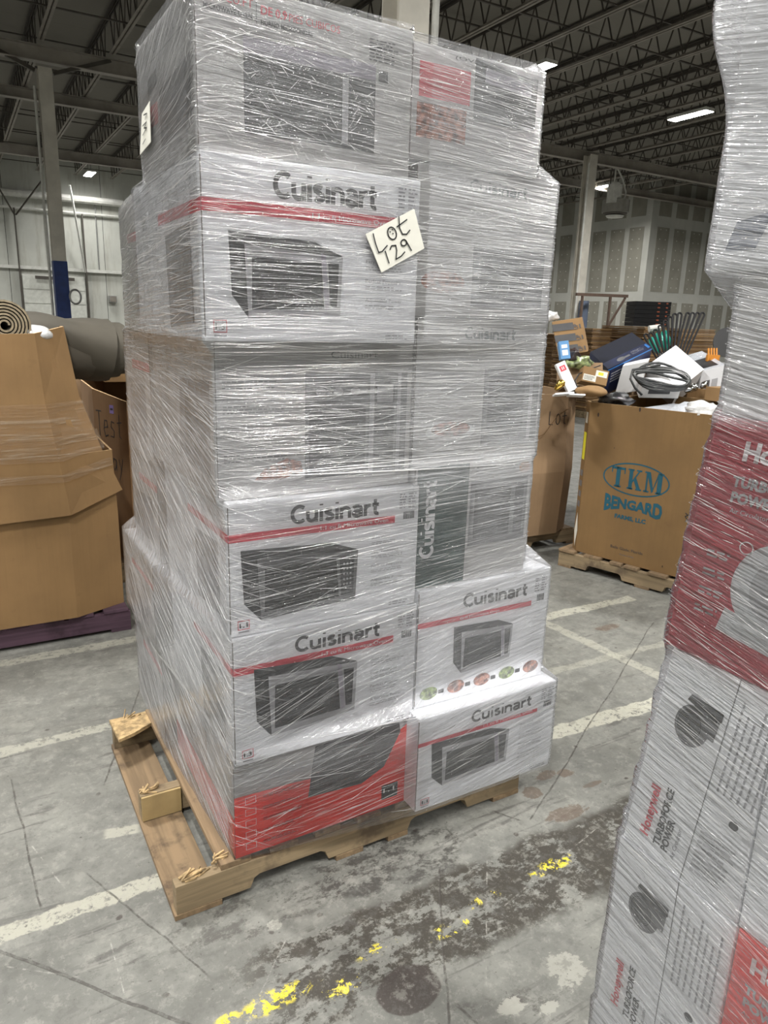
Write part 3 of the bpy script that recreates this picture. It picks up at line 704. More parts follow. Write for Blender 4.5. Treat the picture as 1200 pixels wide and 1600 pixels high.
F.text('TARGET', .775, .90, .018, inkd, w=.05, part='shipping_print'); F.lines(.775, .74, .93, .89, 7, inkd, 'shipping_print')
bx = .825
for i in range(7): F.rect(bx, .62, bx+.004, .69, ink, 'shipping_print', 3); bx += .007
S.text('Cuisinart', .30, .83, .08, inkm, w=.4, part='side_lettering'); S.rect(.25, .79, .8, .80, inkm, 'side_lettering', 1); S.poly([(.18, .58), (.36, .62), (.36, .72), (.18, .70)], ink, 'side_picture', 1); S.poly([(.4, .15), (.92, .2), (.92, .6), (.4, .55)], inkm, 'side_picture', 1); S.rect(.15, .35, .36, .5, inkred, 'side_picture', 2)
# right column
r0, F, S = carton('microwave_box', 'white microwave box at the bottom right, overhanging the pallet edge', 1.106, 1.662, 1.632, 2.26, ZP, .452, white, G)
std_print(F, S, '1.1', mx=(.09, .20, .56, .50), lg=(.36, .80, .45, .10), stripe=(.70, .74, .86), side=False)
r1, F, S = carton('microwave_box', 'white microwave box with a row of small food pictures, second from the bottom right', 1.122, 1.640, 1.688, 2.30, .4535, .845, white, G)
wordmark(F, .32, .79, .115, .50, inkb); F.rect(0, .685, .86, .73, inkred, 'red_stripe', 1)
F.text('Grill Microwave Oven', .3, .695, .02, inkwhite, w=.3, part='stripe_lettering', l=3)
mwave(F, .26, .22, .46, .42); info(F, .88, .80)
for i, m in enumerate((inkgarden, inkfood, inkfood, inkgarden, inkfood)): F.ellipse(.10+.20*i, .11, .065, .055, m, 'food_picture', 1, 16); F.rect(.17+.20*i, .085, .21+.20*i, .12, inkd, 'small_print', 1) if i < 4 else None
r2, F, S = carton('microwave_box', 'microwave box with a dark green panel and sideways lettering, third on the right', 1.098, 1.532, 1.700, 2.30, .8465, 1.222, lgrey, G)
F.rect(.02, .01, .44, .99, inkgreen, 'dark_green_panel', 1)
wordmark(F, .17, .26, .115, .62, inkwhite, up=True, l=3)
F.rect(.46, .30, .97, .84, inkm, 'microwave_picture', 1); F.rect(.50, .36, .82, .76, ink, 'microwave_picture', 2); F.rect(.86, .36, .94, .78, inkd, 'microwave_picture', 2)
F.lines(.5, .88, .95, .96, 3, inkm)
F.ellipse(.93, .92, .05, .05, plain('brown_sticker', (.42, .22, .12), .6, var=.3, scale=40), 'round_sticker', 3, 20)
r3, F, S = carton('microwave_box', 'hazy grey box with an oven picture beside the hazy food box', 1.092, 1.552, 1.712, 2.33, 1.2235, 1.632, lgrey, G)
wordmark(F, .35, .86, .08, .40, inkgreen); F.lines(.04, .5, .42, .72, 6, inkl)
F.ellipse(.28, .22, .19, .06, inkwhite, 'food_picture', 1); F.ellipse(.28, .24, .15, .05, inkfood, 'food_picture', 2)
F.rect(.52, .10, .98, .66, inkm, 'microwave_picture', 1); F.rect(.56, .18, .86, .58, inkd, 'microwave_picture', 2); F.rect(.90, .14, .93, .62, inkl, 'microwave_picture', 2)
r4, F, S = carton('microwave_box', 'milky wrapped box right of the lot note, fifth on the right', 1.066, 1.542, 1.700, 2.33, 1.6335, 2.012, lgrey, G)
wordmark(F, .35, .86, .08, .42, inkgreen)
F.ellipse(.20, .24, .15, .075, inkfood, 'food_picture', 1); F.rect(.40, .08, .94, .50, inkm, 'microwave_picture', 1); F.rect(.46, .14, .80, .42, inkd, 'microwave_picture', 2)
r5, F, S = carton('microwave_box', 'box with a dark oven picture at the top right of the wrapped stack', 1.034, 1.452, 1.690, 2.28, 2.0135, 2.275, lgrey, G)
F.rect(.05, .55, .42, .85, inkred, 'red_print', 1); F.rect(.04, .2, .4, .5, inkfood, 'food_picture', 1)
F.poly([(.45, .98), (.95, .92), (.95, .42), (.45, .44)], inkd, 'microwave_picture', 1); F.poly([(.53, .92), (.90, .86), (.90, .74), (.53, .79)], inklav, 'microwave_picture', 2); F.poly([(.47, .72), (.93, .68), (.93, .46), (.47, .48)], ink, 'microwave_picture', 2)
F.text('(OVER)', .30, .93, .03, inkd, w=.25, part='lettering')
# second row of cartons behind, seen past the left side
back = []
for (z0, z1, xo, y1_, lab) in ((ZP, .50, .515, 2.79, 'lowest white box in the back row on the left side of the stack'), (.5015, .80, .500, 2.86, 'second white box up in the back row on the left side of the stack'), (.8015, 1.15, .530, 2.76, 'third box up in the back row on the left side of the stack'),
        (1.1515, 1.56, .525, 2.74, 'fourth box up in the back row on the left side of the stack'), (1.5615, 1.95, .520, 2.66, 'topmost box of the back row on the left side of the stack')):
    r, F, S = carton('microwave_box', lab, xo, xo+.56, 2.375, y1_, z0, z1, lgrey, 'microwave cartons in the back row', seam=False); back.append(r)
    S.rect(.3, .70, 1, .77, inkred, 'side_stripe', 1); S.poly([(.1, .15), (.8, .12), (.8, .6), (.15, .55)], inkm, 'side_picture', 1)
for (z0, z1) in ((ZP, .50), (.5015, .80), (.8015, 1.15), (1.1515, 1.56), (1.5615, 1.95)):
    r, F, S = carton('microwave_box', 'microwave box hidden at the back right of the wrapped stack, %s' % {ZP: 'bottom one', .5015: 'second up', .8015: 'middle one', 1.1515: 'fourth up', 1.5615: 'topmost'}[z0], 1.10, 1.55, 2.375, 2.76, z0, z1, lgrey, 'hidden microwave cartons at the back right', seam=False)

for F, r in PRINTS: F.build(r)

# ------------------------------------------------------------------ stretch wrap
def hull(pts):
    pts = sorted(set(pts))
    def half(P):
        h = []
        for p in P:
            while len(h) > 1 and (h[-1][0]-h[-2][0])*(p[1]-h[-2][1])-(h[-1][1]-h[-2][1])*(p[0]-h[-2][0]) <= 0: h.pop()
            h.append(p)
        return h
    a = half(pts); b = half(pts[::-1]); return a[:-1]+b[:-1]
def radius(H, cx, cy, th):
    dx, dy = math.cos(th), math.sin(th); best = 0
    for (ax, ay), (bx, by) in zip(H, H[1:]+H[:1]):
        ex, ey = bx-ax, by-ay; den = dx*ey-dy*ex
        if abs(den) < 1e-12: continue
        s_ = ((ax-cx)*ey-(ay-cy)*ex)/den; u = ((ax-cx)*dy-(ay-cy)*dx)/den
        if s_ > 0 and -1e-9 <= u <= 1+1e-9: best = max(best, s_)
    return best
class Wrap:
    """film hugging a pile of boxes; bridges every step between them"""
    def __init__(s, boxes, cx, cy, z0, z1, NT=520, dz=.0125, slope=1.25, off=.007, extra=None, wob=1.0, mat=None):
        s.mat = mat or film
        s.wob = wob
        s.cx, s.cy, s.z0, s.z1, s.NT = cx, cy, z0, z1, NT
        s.NZ = int((z1-z0)/dz)+1; s.zs = [z0+(z1-z0)*i/(s.NZ-1) for i in range(s.NZ)]
        cache = {}; raw = []
        for z in s.zs:
            key = tuple(i for i, b in enumerate(boxes) if b[4]-.012 <= z <= b[5]+.012)
            if key not in cache:
                pts = []
                for i in key: b = boxes[i]; pts += [(b[0], b[2]), (b[1], b[2]), (b[1], b[3]), (b[0], b[3])]
                if pts:
                    H = hull(pts); cache[key] = [radius(H, cx, cy, 2*math.pi*k/NT) for k in range(NT)]
                else: cache[key] = [0.0]*NT
            raw.append(cache[key])
        dzz = (z1-z0)/(s.NZ-1); r = [list(q) for q in raw]
        for k in range(NT):
            for i in range(1, s.NZ): r[i][k] = max(r[i][k], r[i-1][k]-slope*dzz)
            for i in range(s.NZ-2, -1, -1): r[i][k] = max(r[i][k], r[i+1][k]-slope*dzz)
        s.r = r; s.off = off; s.extra = extra
    def point(s, k, i, add=0.0):
        th = 2*math.pi*(k % s.NT)/s.NT; rr = s.r[i][k % s.NT]+s.off+add
        x, y, z = s.cx+rr*math.cos(th), s.cy+rr*math.sin(th), s.zs[i]
        nz = mnoise.noise(Vector((x*9, y*9, z*26)))*.0028+mnoise.noise(Vector((x*30, y*30, z*9)))*.0012
        nz *= s.wob
        if s.extra: rr2 = rr+nz+s.extra(x, y, z)
        else: rr2 = rr+nz
        return Vector((s.cx+rr2*math.cos(th), s.cy+rr2*math.sin(th), z))
    def sample(s, th, z, add):
        k = (th % (2*math.pi))/(2*math.pi)*s.NT; k0 = int(k) % s.NT; f = k-int(k)
        q = min(max((z-s.z0)/(s.z1-s.z0)*(s.NZ-1), 0), s.NZ-1.001); i = int(q); g = q-i
        a = (1-f)*((1-g)*s.r[i][k0]+g*s.r[i+1][k0])+f*((1-g)*s.r[i][(k0+1) % s.NT]+g*s.r[i+1][(k0+1) % s.NT])
        a += s.off+add
        return Vector((s.cx+a*math.cos(th), s.cy+a*math.sin(th), z))
    def build(s, name, root, slant, haze, cap=True):
        me = bpy.data.meshes.new(name); V = [s.point(k, i) for i in range(s.NZ) for k in range(s.NT)]; s.V = V
        F = [(i*s.NT+k, i*s.NT+(k+1) % s.NT, (i+1)*s.NT+(k+1) % s.NT, (i+1)*s.NT+k) for i in range(s.NZ-1) for k in range(s.NT)]
        inv = parent_origin(root).inverted()
        me.from_pydata([tuple(inv @ v) for v in V], [], F)
        me.polygons.foreach_set('use_smooth', [True]*len(F)); me.materials.append(s.mat)
        at_ = me.attributes.new('haze', 'FLOAT', 'POINT'); at_.data.foreach_set('value', [haze(v) for v in V])
        # wrap coordinates: metres round the load and metres up, slanted as the film was wound
        per = [0.0]
        i0 = s.NZ//2
        for k in range(s.NT): per.append(per[-1]+(V[i0*s.NT+(k+1) % s.NT]-V[i0*s.NT+k]).length)
        vv = [v.z-slant(v) for v in V]
        uv = me.uv_layers.new(name='wrap'); buf = []
        for i in range(s.NZ-1):
            for k in range(s.NT):
                for kk, ii in ((k, i), (k+1, i), (k+1, i+1), (k, i+1)): buf += [per[kk], vv[ii*s.NT+kk % s.NT]]
        uv.data.foreach_set('uv', buf); me.update()
        o = bpy.data.objects.new(name, me); col.objects.link(o); o.parent = root; return o
def creases(wr, name, root, spec, n, seed=3):
    """fine pleats of film on the wrap, whitened to stand in for glints; spec(rnd) -> x, y, z, dirx(along the wall), slope, length, width"""
    rnd = random.Random(seed); b = MB()
    for _ in range(n):
        th, z, slope, L, wd = spec(rnd); N = max(3, int(L/.03)); p = wr.sample(th, z, 0); R0 = math.hypot(p.x-wr.cx, p.y-wr.cy)
        pts = []; th0 = th; z0 = z; dirn = 1
        wav = rnd.uniform(-.0012, .0012)
        for i in range(N+1):
            q = wr.sample(th0, z0, .0036); pts.append(q)
            d = L/N; thn = th0+dirn*.02; qn = wr.sample(thn, z0, .0036); step = (Vector((qn.x-q.x, qn.y-q.y, 0))).length
            th0 += dirn*.02*d/max(step, .004)/math.sqrt(1+slope*slope); z0 += d*slope/math.sqrt(1+slope*slope)+wav
            if not wr.z0+.01 < z0 < wr.z1-.01: break
        if len(pts) < 3: continue
        vs = []; N = len(pts)
        for i, q in enumerate(pts):
            wn = wd*math.sin(math.pi*(i+.35)/(N-.3)); out = Vector((q.x-wr.cx, q.y-wr.cy, 0)).normalized()
            vs += [q-Vector((0, 0, wn/2)), q+out*wn*.45, q+Vector((0, 0, wn/2))]
        b.add(vs, [(i*3+j, i*3+3+j, i*3+4+j, i*3+1+j) for i in range(N-1) for j in (0, 1)], crease)
    return tag(b.build(name, root, smooth=True), kind='stuff')

stack = [(.545, 1.105, 1.700, 2.32, ZP-.006, .425), (.548, 1.118, 1.690, 2.32, .4265, .806), (.546, 1.112, 1.696, 2.33, .8075, 1.168), (.532, 1.090, 1.722, 2.36, 1.170, 1.560), (.497, 1.060, 1.672, 2.34, 1.5615, 1.962), (.498, 1.028, 1.680, 2.20, 1.9635, 2.290),
    (1.106, 1.662, 1.632, 2.26, ZP-.006, .452), (1.122, 1.640, 1.688, 2.30, .4535, .845), (1.098, 1.532, 1.700, 2.30, .8465, 1.222), (1.092, 1.552, 1.712, 2.33, 1.2235, 1.632), (1.066, 1.542, 1.700, 2.33, 1.6335, 2.012), (1.034, 1.452, 1.690, 2.28, 2.0135, 2.275),
    (.515, 1.55, 2.375, 2.79, ZP-.006, .50), (.500, 1.55, 2.375, 2.86, .5015, .80), (.530, 1.55, 2.375, 2.76, .8015, 1.15), (.525, 1.55, 2.375, 2.74, 1.1515, 1.56), (.520, 1.55, 2.375, 2.66, 1.5615, 1.95)]
wr = Wrap(stack, 1.03, 2.15, ZP-.004, 2.300)
def smooth(a, b, x): t_ = min(max((x-a)/(b-a), 0), 1); return t_*t_*(3-2*t_)
def k_front(z): return .20*smooth(1.5, .3, z)-.05*smooth(1.75, 2.15, z)
def k_side(z): return -.05-.45*smooth(1.98, 2.2, z)+.55*smooth(1.6, 1.1, z)
def slant(v): return k_front(v.z)*(v.x-.5)+k_side(v.z)*(v.y-1.7)
def haze(v):
    if v.x < .60 and v.y > 1.74: return .24
    if v.y < 1.80:
        if v.x < 1.085:
            return .13 if v.z > 1.99 else .06 if v.z > 1.58 else .20 if v.z > 1.18 else .06 if v.z > .43 else .16*smooth(.25, .42, v.z)+.02
        return .20 if v.z > 2.05 else .30 if v.z > 1.22 else (.07+.2*smooth(1.06, 1.2, v.z)+.12*smooth(1.26, 1.34, v.x)) if v.z > .86 else .12 if v.z > .46 else .07
    return .3
wrap = thing('stretch_wrap', 'clear stretch film wound round the tall stack of microwave boxes', 'plastic wrap', (1.03, 2.15, ZP))
wr.build('film', wrap, slant, haze)
def front_spec(r):
    zone = r.random()
    if zone < .60:                                   # front: nearly level, rising to the right lower down
        x = r.uniform(.42, 1.66); z = r.choice((r.uniform(.15, 2.3), r.uniform(1.2, 2.25)))
        th = math.atan2(1.69-wr.cy, x-wr.cx); s_ = k_front(z)+r.gauss(0, .03)
        if r.random() < .12: s_ += r.choice((-.25, .3))
        if .3 < z < .75 and x < 1.2 and r.random() < .7: s_ = .42+r.gauss(0, .05)
        if z > 1.98 and x < 1.03 and r.random() < .6: return th, z, r.uniform(-1.6, 1.6), r.uniform(.01, .04), r.uniform(.0006, .0016)
        return th, z, s_, r.choice((r.uniform(.03, .12), r.uniform(.08, .32))), r.uniform(.0004, .0011)
    y = r.uniform(1.7, 2.8); z = r.uniform(.15, 2.3); th = math.atan2(y-wr.cy, .52-wr.cx)     # left side: runs down towards the front corner
    return th, z, -(k_side(z))*1.0+r.gauss(0, .08), r.uniform(.04, .25), r.uniform(.0005, .0014)
creases(wr, 'film_crease_glint', wrap, front_spec, 4500)
def taut(r):
    return math.atan2(1.69-wr.cy, .52-wr.cx), r.choice((1.50, 1.535, .86, .47, 1.21, 1.23)), r.uniform(-.01, .03), r.uniform(.7, 1.0), .0022
creases(wr, 'taut_film_edge', wrap, taut, 7, 9)

# ---- paper notes stuck on the film
papm = plain('note_paper', (.72, .71, .64), .7, var=.04)
def note(name, label, corners, m=papm):
    """corners bl, br, tr, tl as points"""
    r = thing(name, label, 'paper', (corners[0]+corners[2])/2); c = [Vector(q) for q in corners]; n = (c[1]-c[0]).cross(c[3]-c[0]).normalized()*.0006
    mid = [((c[i]+c[(i+1) % 4])/2) for i in range(4)]; ce = sum(c, Vector())/4+n*3
    loop = [c[0], mid[0], c[1], mid[1], c[2], mid[2], c[3], mid[3]]
    b = MB(); b.add([q+n for q in loop]+[ce+n], [(i, (i+1) % 8, 8) for i in range(8)], m); b.add([q-n for q in loop]+[ce-n], [((i+1) % 8, i, 8) for i in range(8)], m); b.build('sheet', r)
    F = Face(c[0]+n*2.2, c[1]-c[0], c[3]-c[0], n.normalized()); F.lift = .0022; return r, F
YN = 1.655
c4 = [ony(*q, YN) for q in ((596, 426), (663, 388), (647, 326), (571, 366))]
r, F = note('lot_note', 'white paper note handwritten Lot 129 on the front of the wrapped stack', c4)
def arc(cx, cy, rx, ry, a0, a1, n=10): return [(cx+rx*math.cos(R(a0+(a1-a0)*i/n)), cy+ry*math.sin(R(a0+(a1-a0)*i/n))) for i in range(n+1)]
W_ = .0032
F.stroke([(.13, .93), (.10, .70), (.09, .47), (.16, .45), (.30, .52)], W_, ink, 'handwriting')
F.stroke(arc(.48, .72, .085, .15, 90, 450, 16), W_, ink, 'handwriting')
for a, b_ in ((.45, .78), (.51, .80), (.49, .71)): F.stroke([(a, b_), (a+.012, b_-.01)], W_, ink, 'handwriting')
F.stroke([(.66, .70), (.74, .64)], .0001, ink, 'handwriting'); F.stroke([(.73, .99), (.66, .75), (.67, .58), (.75, .53), (.84, .58)], W_, ink, 'handwriting'); F.stroke([(.62, .80), (.86, .84)], W_, ink, 'handwriting')
F.stroke([(.22, .42), (.20, .12)], W_, ink, 'handwriting')
F.stroke([(.32, .40), (.38, .46), (.46, .42), (.44, .30), (.36, .12), (.48, .12), (.58, .17)], W_, ink, 'handwriting')
F.stroke(arc(.63, .38, .06, .075, 20, 380, 12)+[(.70, .30), (.72, .12)], W_, ink, 'handwriting'); F.build(r)
c5 = [onx(*q, .486) for q in ((219, 242), (236, 222), (234, 158), (222, 178))]
r, F = note('lot_note', 'narrow handwritten paper note on the left side of the wrapped stack near the top', c5)
F.stroke([(.3, .86), (.6, .80), (.45, .70)], W_, ink, 'handwriting'); F.stroke([(.25, .62), (.6, .60), (.4, .52), (.65, .45), (.3, .38)], W_, ink, 'handwriting'); F.stroke([(.35, .15), (.6, .2)], W_, ink, 'handwriting'); F.build(r)

# ================================================================== RIGHT FOREGROUND PALLET OF FAN BOXES
XR = .86
pr = thing('wooden_pallet', 'wooden pallet under the fan boxes at the right edge', 'pallet', (1.3, .2, 0))
for yy in (-.30, .18, .62):
    MB().box(.87, 1.95, yy, yy+.04, .017, .108, woodm).build('stringer', pr)
for i in range(7):
    MB().box(.87+.155*i, .96+.155*i, -.30, .66, .108, ZP, woody).build('deck_board', pr); 
for i in range(3): MB().box(.87+.49*i, .97+.49*i, -.30, .66, 0, .017, woody).build('bottom_board', pr)
G2 = 'fan cartons wrapped on the right-hand pallet'
fanb = [(.860, 1.22, .455, .680, ZP+.001, .474), (.860, 1.22, .460, .675, .4755, .819), (.862, 1.22, .462, .667, .8205, 1.172), (.860, 1.22, .05, .637, 1.1735, 1.512), (.866, 1.22, .05, .606, 1.5135, 1.690), (.860, 1.22, .05, .648, 1.6915, 2.12)]
SH = {2: -.042, 3: -.030, 1: -.004}   # the cartons lean: shift of the top edge along y
def sheared(b_, dy, m):
    x0, x1, y0, y1, z0, z1 = b_; mb = MB().box(x0, x1, y0, y1, z0, z1, m)
    for v in mb.v:
        if v.z > z0+.001 and v.y > y0+.001: v.y += dy
    return mb
def fanbox(i, label, m):
    x0, x1, y0, y1, z0, z1 = fanb[i]; dy = SH.get(i, 0)
    r = thing('fan_box', label, 'box', ((x0+x1)/2, (y0+y1)/2, z0), G2); sheared(fanb[i], dy, m).build('carton', r, bevel=.003)
    return r, Face((x0, y1, z0), (0, y0-y1, 0), (0, dy, z1-z0), (-1, 0, 0))
def upright_print(F, alpha=1):
    F.text('Honeywell', .205, .09, .045, inkred, w=None, part='brand_lettering', bold=.03, rot=math.pi/2)
    F.text('TURBOFORCE', .315, .08, .034, ink, part='lettering', bold=.03, rot=math.pi/2); F.text('POWER', .385, .08, .034, ink, part='lettering', bold=.03, rot=math.pi/2)
    F.text('Air Circulator', .45, .07, .02, inkm, part='lettering', rot=math.pi/2)
    F.ellipse(.30, .71, .135, .095, inkm, 'fan_picture', 1, 26, arc=(.5, 2*math.pi+.2)); F.ellipse(.28, .71, .095, .070, inkd, 'fan_picture', 2, 24)
    for k in range(7): F.ellipse(.28, .71, .02+.011*k, .014+.0085*k, inkm, 'fan_picture', 3, 20, ring=.0008)
    F.poly([(.22, .815), (.46, .775), (.50, .79), (.50, .83), (.24, .845)], inkd, 'fan_picture', 2); F.poly([(.38, .70), (.48, .69), (.49, .79), (.40, .80)], inkm, 'fan_picture', 2)
    F.rect(.535, .0, .542, 1, inkm, 'panel_fold', 1)
    for k in range(7):
        y_ = .50
        while y_ < .90-.03*(k % 3): h_ = random.uniform(.012, .035); F.rect(.60+.05*k, y_, .615+.05*k, y_+h_, inks, 'small_print', 1); y_ += h_+.008
    F.ellipse(.78, .40, .035, .02, inkd, 'small_print', 1, 14)
    F.lines(.58, .08, .86, .30, 9, inkl, 'small_print')
def red_print(F, x, y, s=1.0, kx=1.0):
    F.text('Honeywell', x, y+.25*s, .070*s, inkwhite, part='brand_lettering', bold=.05)
    F.text('TURBOFORCE', x-.01, y+.145*s, .040*s, inkl, part='lettering', bold=.05); F.text('POWER', x-.005, y+.083*s, .040*s, inkl, part='lettering', bold=.05)
    F.text('Air Circulator', x, y+.04*s, .020*s, inkl, part='lettering')
    F.ellipse(x+.06*kx, y-.08*s, .017*kx, .026*s, inkwhite, 'icon', 1, 16, ring=.0016)
r, F = fanbox(0, 'white fan box at the very bottom of the right-hand stack', white); upright_print(F); F.build(r)
r, F = fanbox(1, 'white fan box second from the bottom with upright red lettering, beside a red box', white); upright_print(F); F.build(r)
r, F = fanbox(2, 'white fan box third from the bottom, right under the crimson fan box', white); upright_print(F); F.build(r)
r, F = fanbox(3, 'large crimson fan box with white lettering at the right edge of the picture', crimson)
red_print(F, .085, .60)
F.ellipse(.235, .38, .105, .19, inkgr, 'fan_picture', 1, 32); F.ellipse(.25, .38, .075, .14, inkl, 'fan_picture', 2, 32); F.ellipse(.25, .38, .03, .05, inkgr, 'fan_picture', 3, 18); F.poly([(.12, .16), (.33, .12), (.33, .20), (.13, .26)], inkgr, 'fan_picture', 2)
for q in (.2, .28, .36, .44): F.lines(.055, q, .12, q+.04, 2, inkl, 'small_print')
F.lines(.28, .02, .42, .07, 2, inkl, 'small_print'); F.build(r)
r, F = fanbox(4, 'pale set-back box between the crimson box and the topmost box on the right', lgrey); F.lines(.1, .2, .25, .5, 3, inkm); F.build(r)
r, F = fanbox(5, 'pale topmost box at the upper right edge of the picture', white); F.poly([(.03, .06), (.10, .06), (.13, .16), (.05, .14)], plain('ink_navy', (.05, .08, .16), .5), 'print', 1)
F.lines(.3, .1, .6, .4, 5, inkl); F.build(r)
nb_ = [(.860, 1.22, .20, .4545, ZP+.001, .474, 'white fan box in the near column at the bottom of the right-hand stack', white), (.862, 1.22, .20, .4585, .4755, .819, 'bright red fan box at the bottom right corner of the picture', redc), (.862, 1.22, .20, .4600, .8205, 1.172, 'white fan box in the near column above the bright red one', white)]
for x0, x1, y0, y1, z0, z1, lab, m in nb_:
    r = thing('fan_box', lab, 'box', ((x0+x1)/2, (y0+y1)/2, z0), G2); MB().box(x0, x1, y0, y1, z0, z1, m).build('carton', r, bevel=.003)
    F = Face((x0, y1, z0), (0, y0-y1, 0), (0, 0, z1-z0), (-1, 0, 0))
    if m is redc: red_print(F, .10, .60, 1.0, 2.0); F.ellipse(.5, .08, .22, .18, plain('ink_slate_blue', (.10, .12, .25), .5), 'fan_picture', 1, 24)
    elif z0 > .8: F.lines(.3, .1, .4, .5, 10, inkl)
    F.build(r)
bulge = lambda x, y, z: .030*smooth(1.86, 2.0, z)*smooth(.52, .66, y)*smooth(1.1, .9, x)+.010*max(0, mnoise.noise(Vector((x*5, y*5, z*5))))
slices = []
for i, q in enumerate(fanb):
    for k in range(8): slices.append((q[0], q[1], q[2], q[3]+SH.get(i, 0)*k/8, q[4]+(q[5]-q[4])*k/8+.003, q[4]+(q[5]-q[4])*(k+1)/8-.003))
wr2 = Wrap(slices+[q[:6] for q in nb_], 1.04, .36, ZP, 2.13, NT=420, dz=.014, slope=.75, off=.005, extra=bulge, wob=.4, mat=film2)
wrap2 = thing('stretch_wrap', 'clear stretch film round the leaning stack of fan boxes at the right edge', 'plastic wrap', (1.04, .36, ZP))
def slant2(v): return .18*(v.y-.3)
wr2.build('film', wrap2, slant2, lambda v: .09 if v.z < 1.17 else .06 if v.z < 1.51 else .30)
def spec2(r):
    y = r.uniform(.40, .69); z = r.uniform(.3, 2.1); th = math.atan2(y-wr2.cy, .86-wr2.cx)
    return th, z, -.22+r.gauss(0, .07), r.uniform(.015, .07), r.uniform(.0003, .0008)
creases(wr2, 'film_crease_glint', wrap2, spec2, 900, 5)
# a tail of loose film at its foot
def crumple(c, sx, sy, sz, m, amp=.25, fr=5.0, sub=4, seed=0, b=None):
    import bmesh
    bm = bmesh.new(); bmesh.ops.create_icosphere(bm, subdivisions=sub, radius=1.0)
    vs = []
    for v in bm.verts:
        p = v.co; k = 1+amp*mnoise.noise(p*fr*.4+Vector((seed, 0, 0)))*1.6+amp*.7*abs(mnoise.noise(p*fr+Vector((0, seed, 0))))
        vs.append(Vector(c)+Vector((p.x*sx*k, p.y*sy*k, p.z*sz*k)))
    fs = [[q.index for q in f.verts] for f in bm.faces]; bm.free()
    b = b or MB(); b.add(vs, fs, m); return b
def glossy_plastic(name, c, tr=.0):
    t = NT(name); n = t.noise(t.obj(), 40, 4, .6)
    p = t.pbr(c, .18, 0, t.bump(n, .8, .01), spec=.9)
    if tr:
        k = t.n('ShaderNodeBsdfTransparent'); m = t.n('ShaderNodeMixShader'); m.inputs[0].default_value = 1-tr; t.link(k.outputs[0], m.inputs[1]); t.link(p, m.inputs[2]); p = m.outputs[0]
    MATS[name] = t.done(p); return MATS[name]
clearp = glossy_plastic('clear_plastic_bag', (.72, .74, .77), .45); silver = glossy_plastic('silvery_film', (.48, .50, .54)); blackp = glossy_plastic('black_plastic', (.012, .012, .014)); whitebag = glossy_plastic('white_plastic_bag', (.66, .66, .66))
o = crumple((.815, .72, .10), .045, .06, .13, clearp, .3, 4).build('film_tail', wrap2, smooth=True)

# ================================================================== GAYLORDS
def ring_shell(rings, m, th=.008, edge=None):
    """rings: list of rings (equal length) from bottom to top; open box wall with thickness"""
    b = MB(); n = len(rings[0]); ctr = sum((Vector(p) for p in rings[0]), Vector())/n
    def inn(R_):
        c = sum((Vector(p) for p in R_), Vector())/n; out = []
        for p in R_:
            p = Vector(p); d = Vector((c.x-p.x, c.y-p.y, 0)); out.append(p+d.normalized()*th*1.4)
        return out
    I = [inn(r_) for r_ in rings]; vs = [p for r_ in rings for p in r_]+[p for r_ in I for p in r_]; N = len(rings)*n
    fs = []
    for i in range(len(rings)-1):
        for k in range(n):
            k2 = (k+1) % n; fs.append((i*n+k, i*n+k2, (i+1)*n+k2, (i+1)*n+k)); fs.append((N+i*n+k2, N+i*n+k, N+(i+1)*n+k, N+(i+1)*n+k2))
    b.add(vs, fs, m); T = (len(rings)-1)*n
    b.add(vs, [(T+k, T+(k+1) % n, N+T+(k+1) % n, N+T+k) for k in range(n)]+[(k, N+k, N+(k+1) % n, (k+1) % n) for k in range(n)], edge or krafte); return b
def octagon(o, dx, dy, L, Dp, ch):
    """o: corner, dx along the front, dy to the back"""
    o, dx, dy = Vector(o), Vector(dx), Vector(dy)
    return [o+dx*ch, o+dx*(L-ch), o+dx*L+dy*ch, o+dx*L+dy*(Dp-ch), o+dx*(L-ch)+dy*Dp, o+dx*ch+dy*Dp, o+dy*(Dp-ch), o+dy*ch]
def up(R_, z): return [Vector((p[0], p[1], z)) for p in R_]
def sub_pallet(label, o, dx, dy, L, Dp, m1=woodm, m2=woody, notch=True):
    ang = math.atan2(dx[1], dx[0]); r = thing('wooden_pallet', label, 'pallet', (o[0], o[1], 0))
    r.rotation_euler = (0, 0, ang)
    def loc(b, name):
        off = parent_origin(r); b.v = [off @ v for v in b.v]; return b.build(name, r, bevel=.002)
    for y in (0, Dp/2-.02, Dp-.04): loc(MB().prism(stringer_poly(0, L, .017, .108, ((.17*L, .38*L), (.60*L, .82*L)) if notch else ()), 'y', y, y+.04, m1), 'stringer')
    x = 0.0; rn = random.Random(len(label))
    while x < L-.05:
        wd = rn.choice((.08, .095, .12)); wd = min(wd, L-x); loc(MB().box(x, x+wd, -.008+rn.uniform(-.01, .01), Dp, .108, ZP, m2), 'deck_board'); x += wd+rn.choice((.02, .05, .07))
    for k in (0, .45*L, L-.1): loc(MB().box(k, k+.1, 0, Dp, 0, .017, m2), 'bottom_board')
    return r

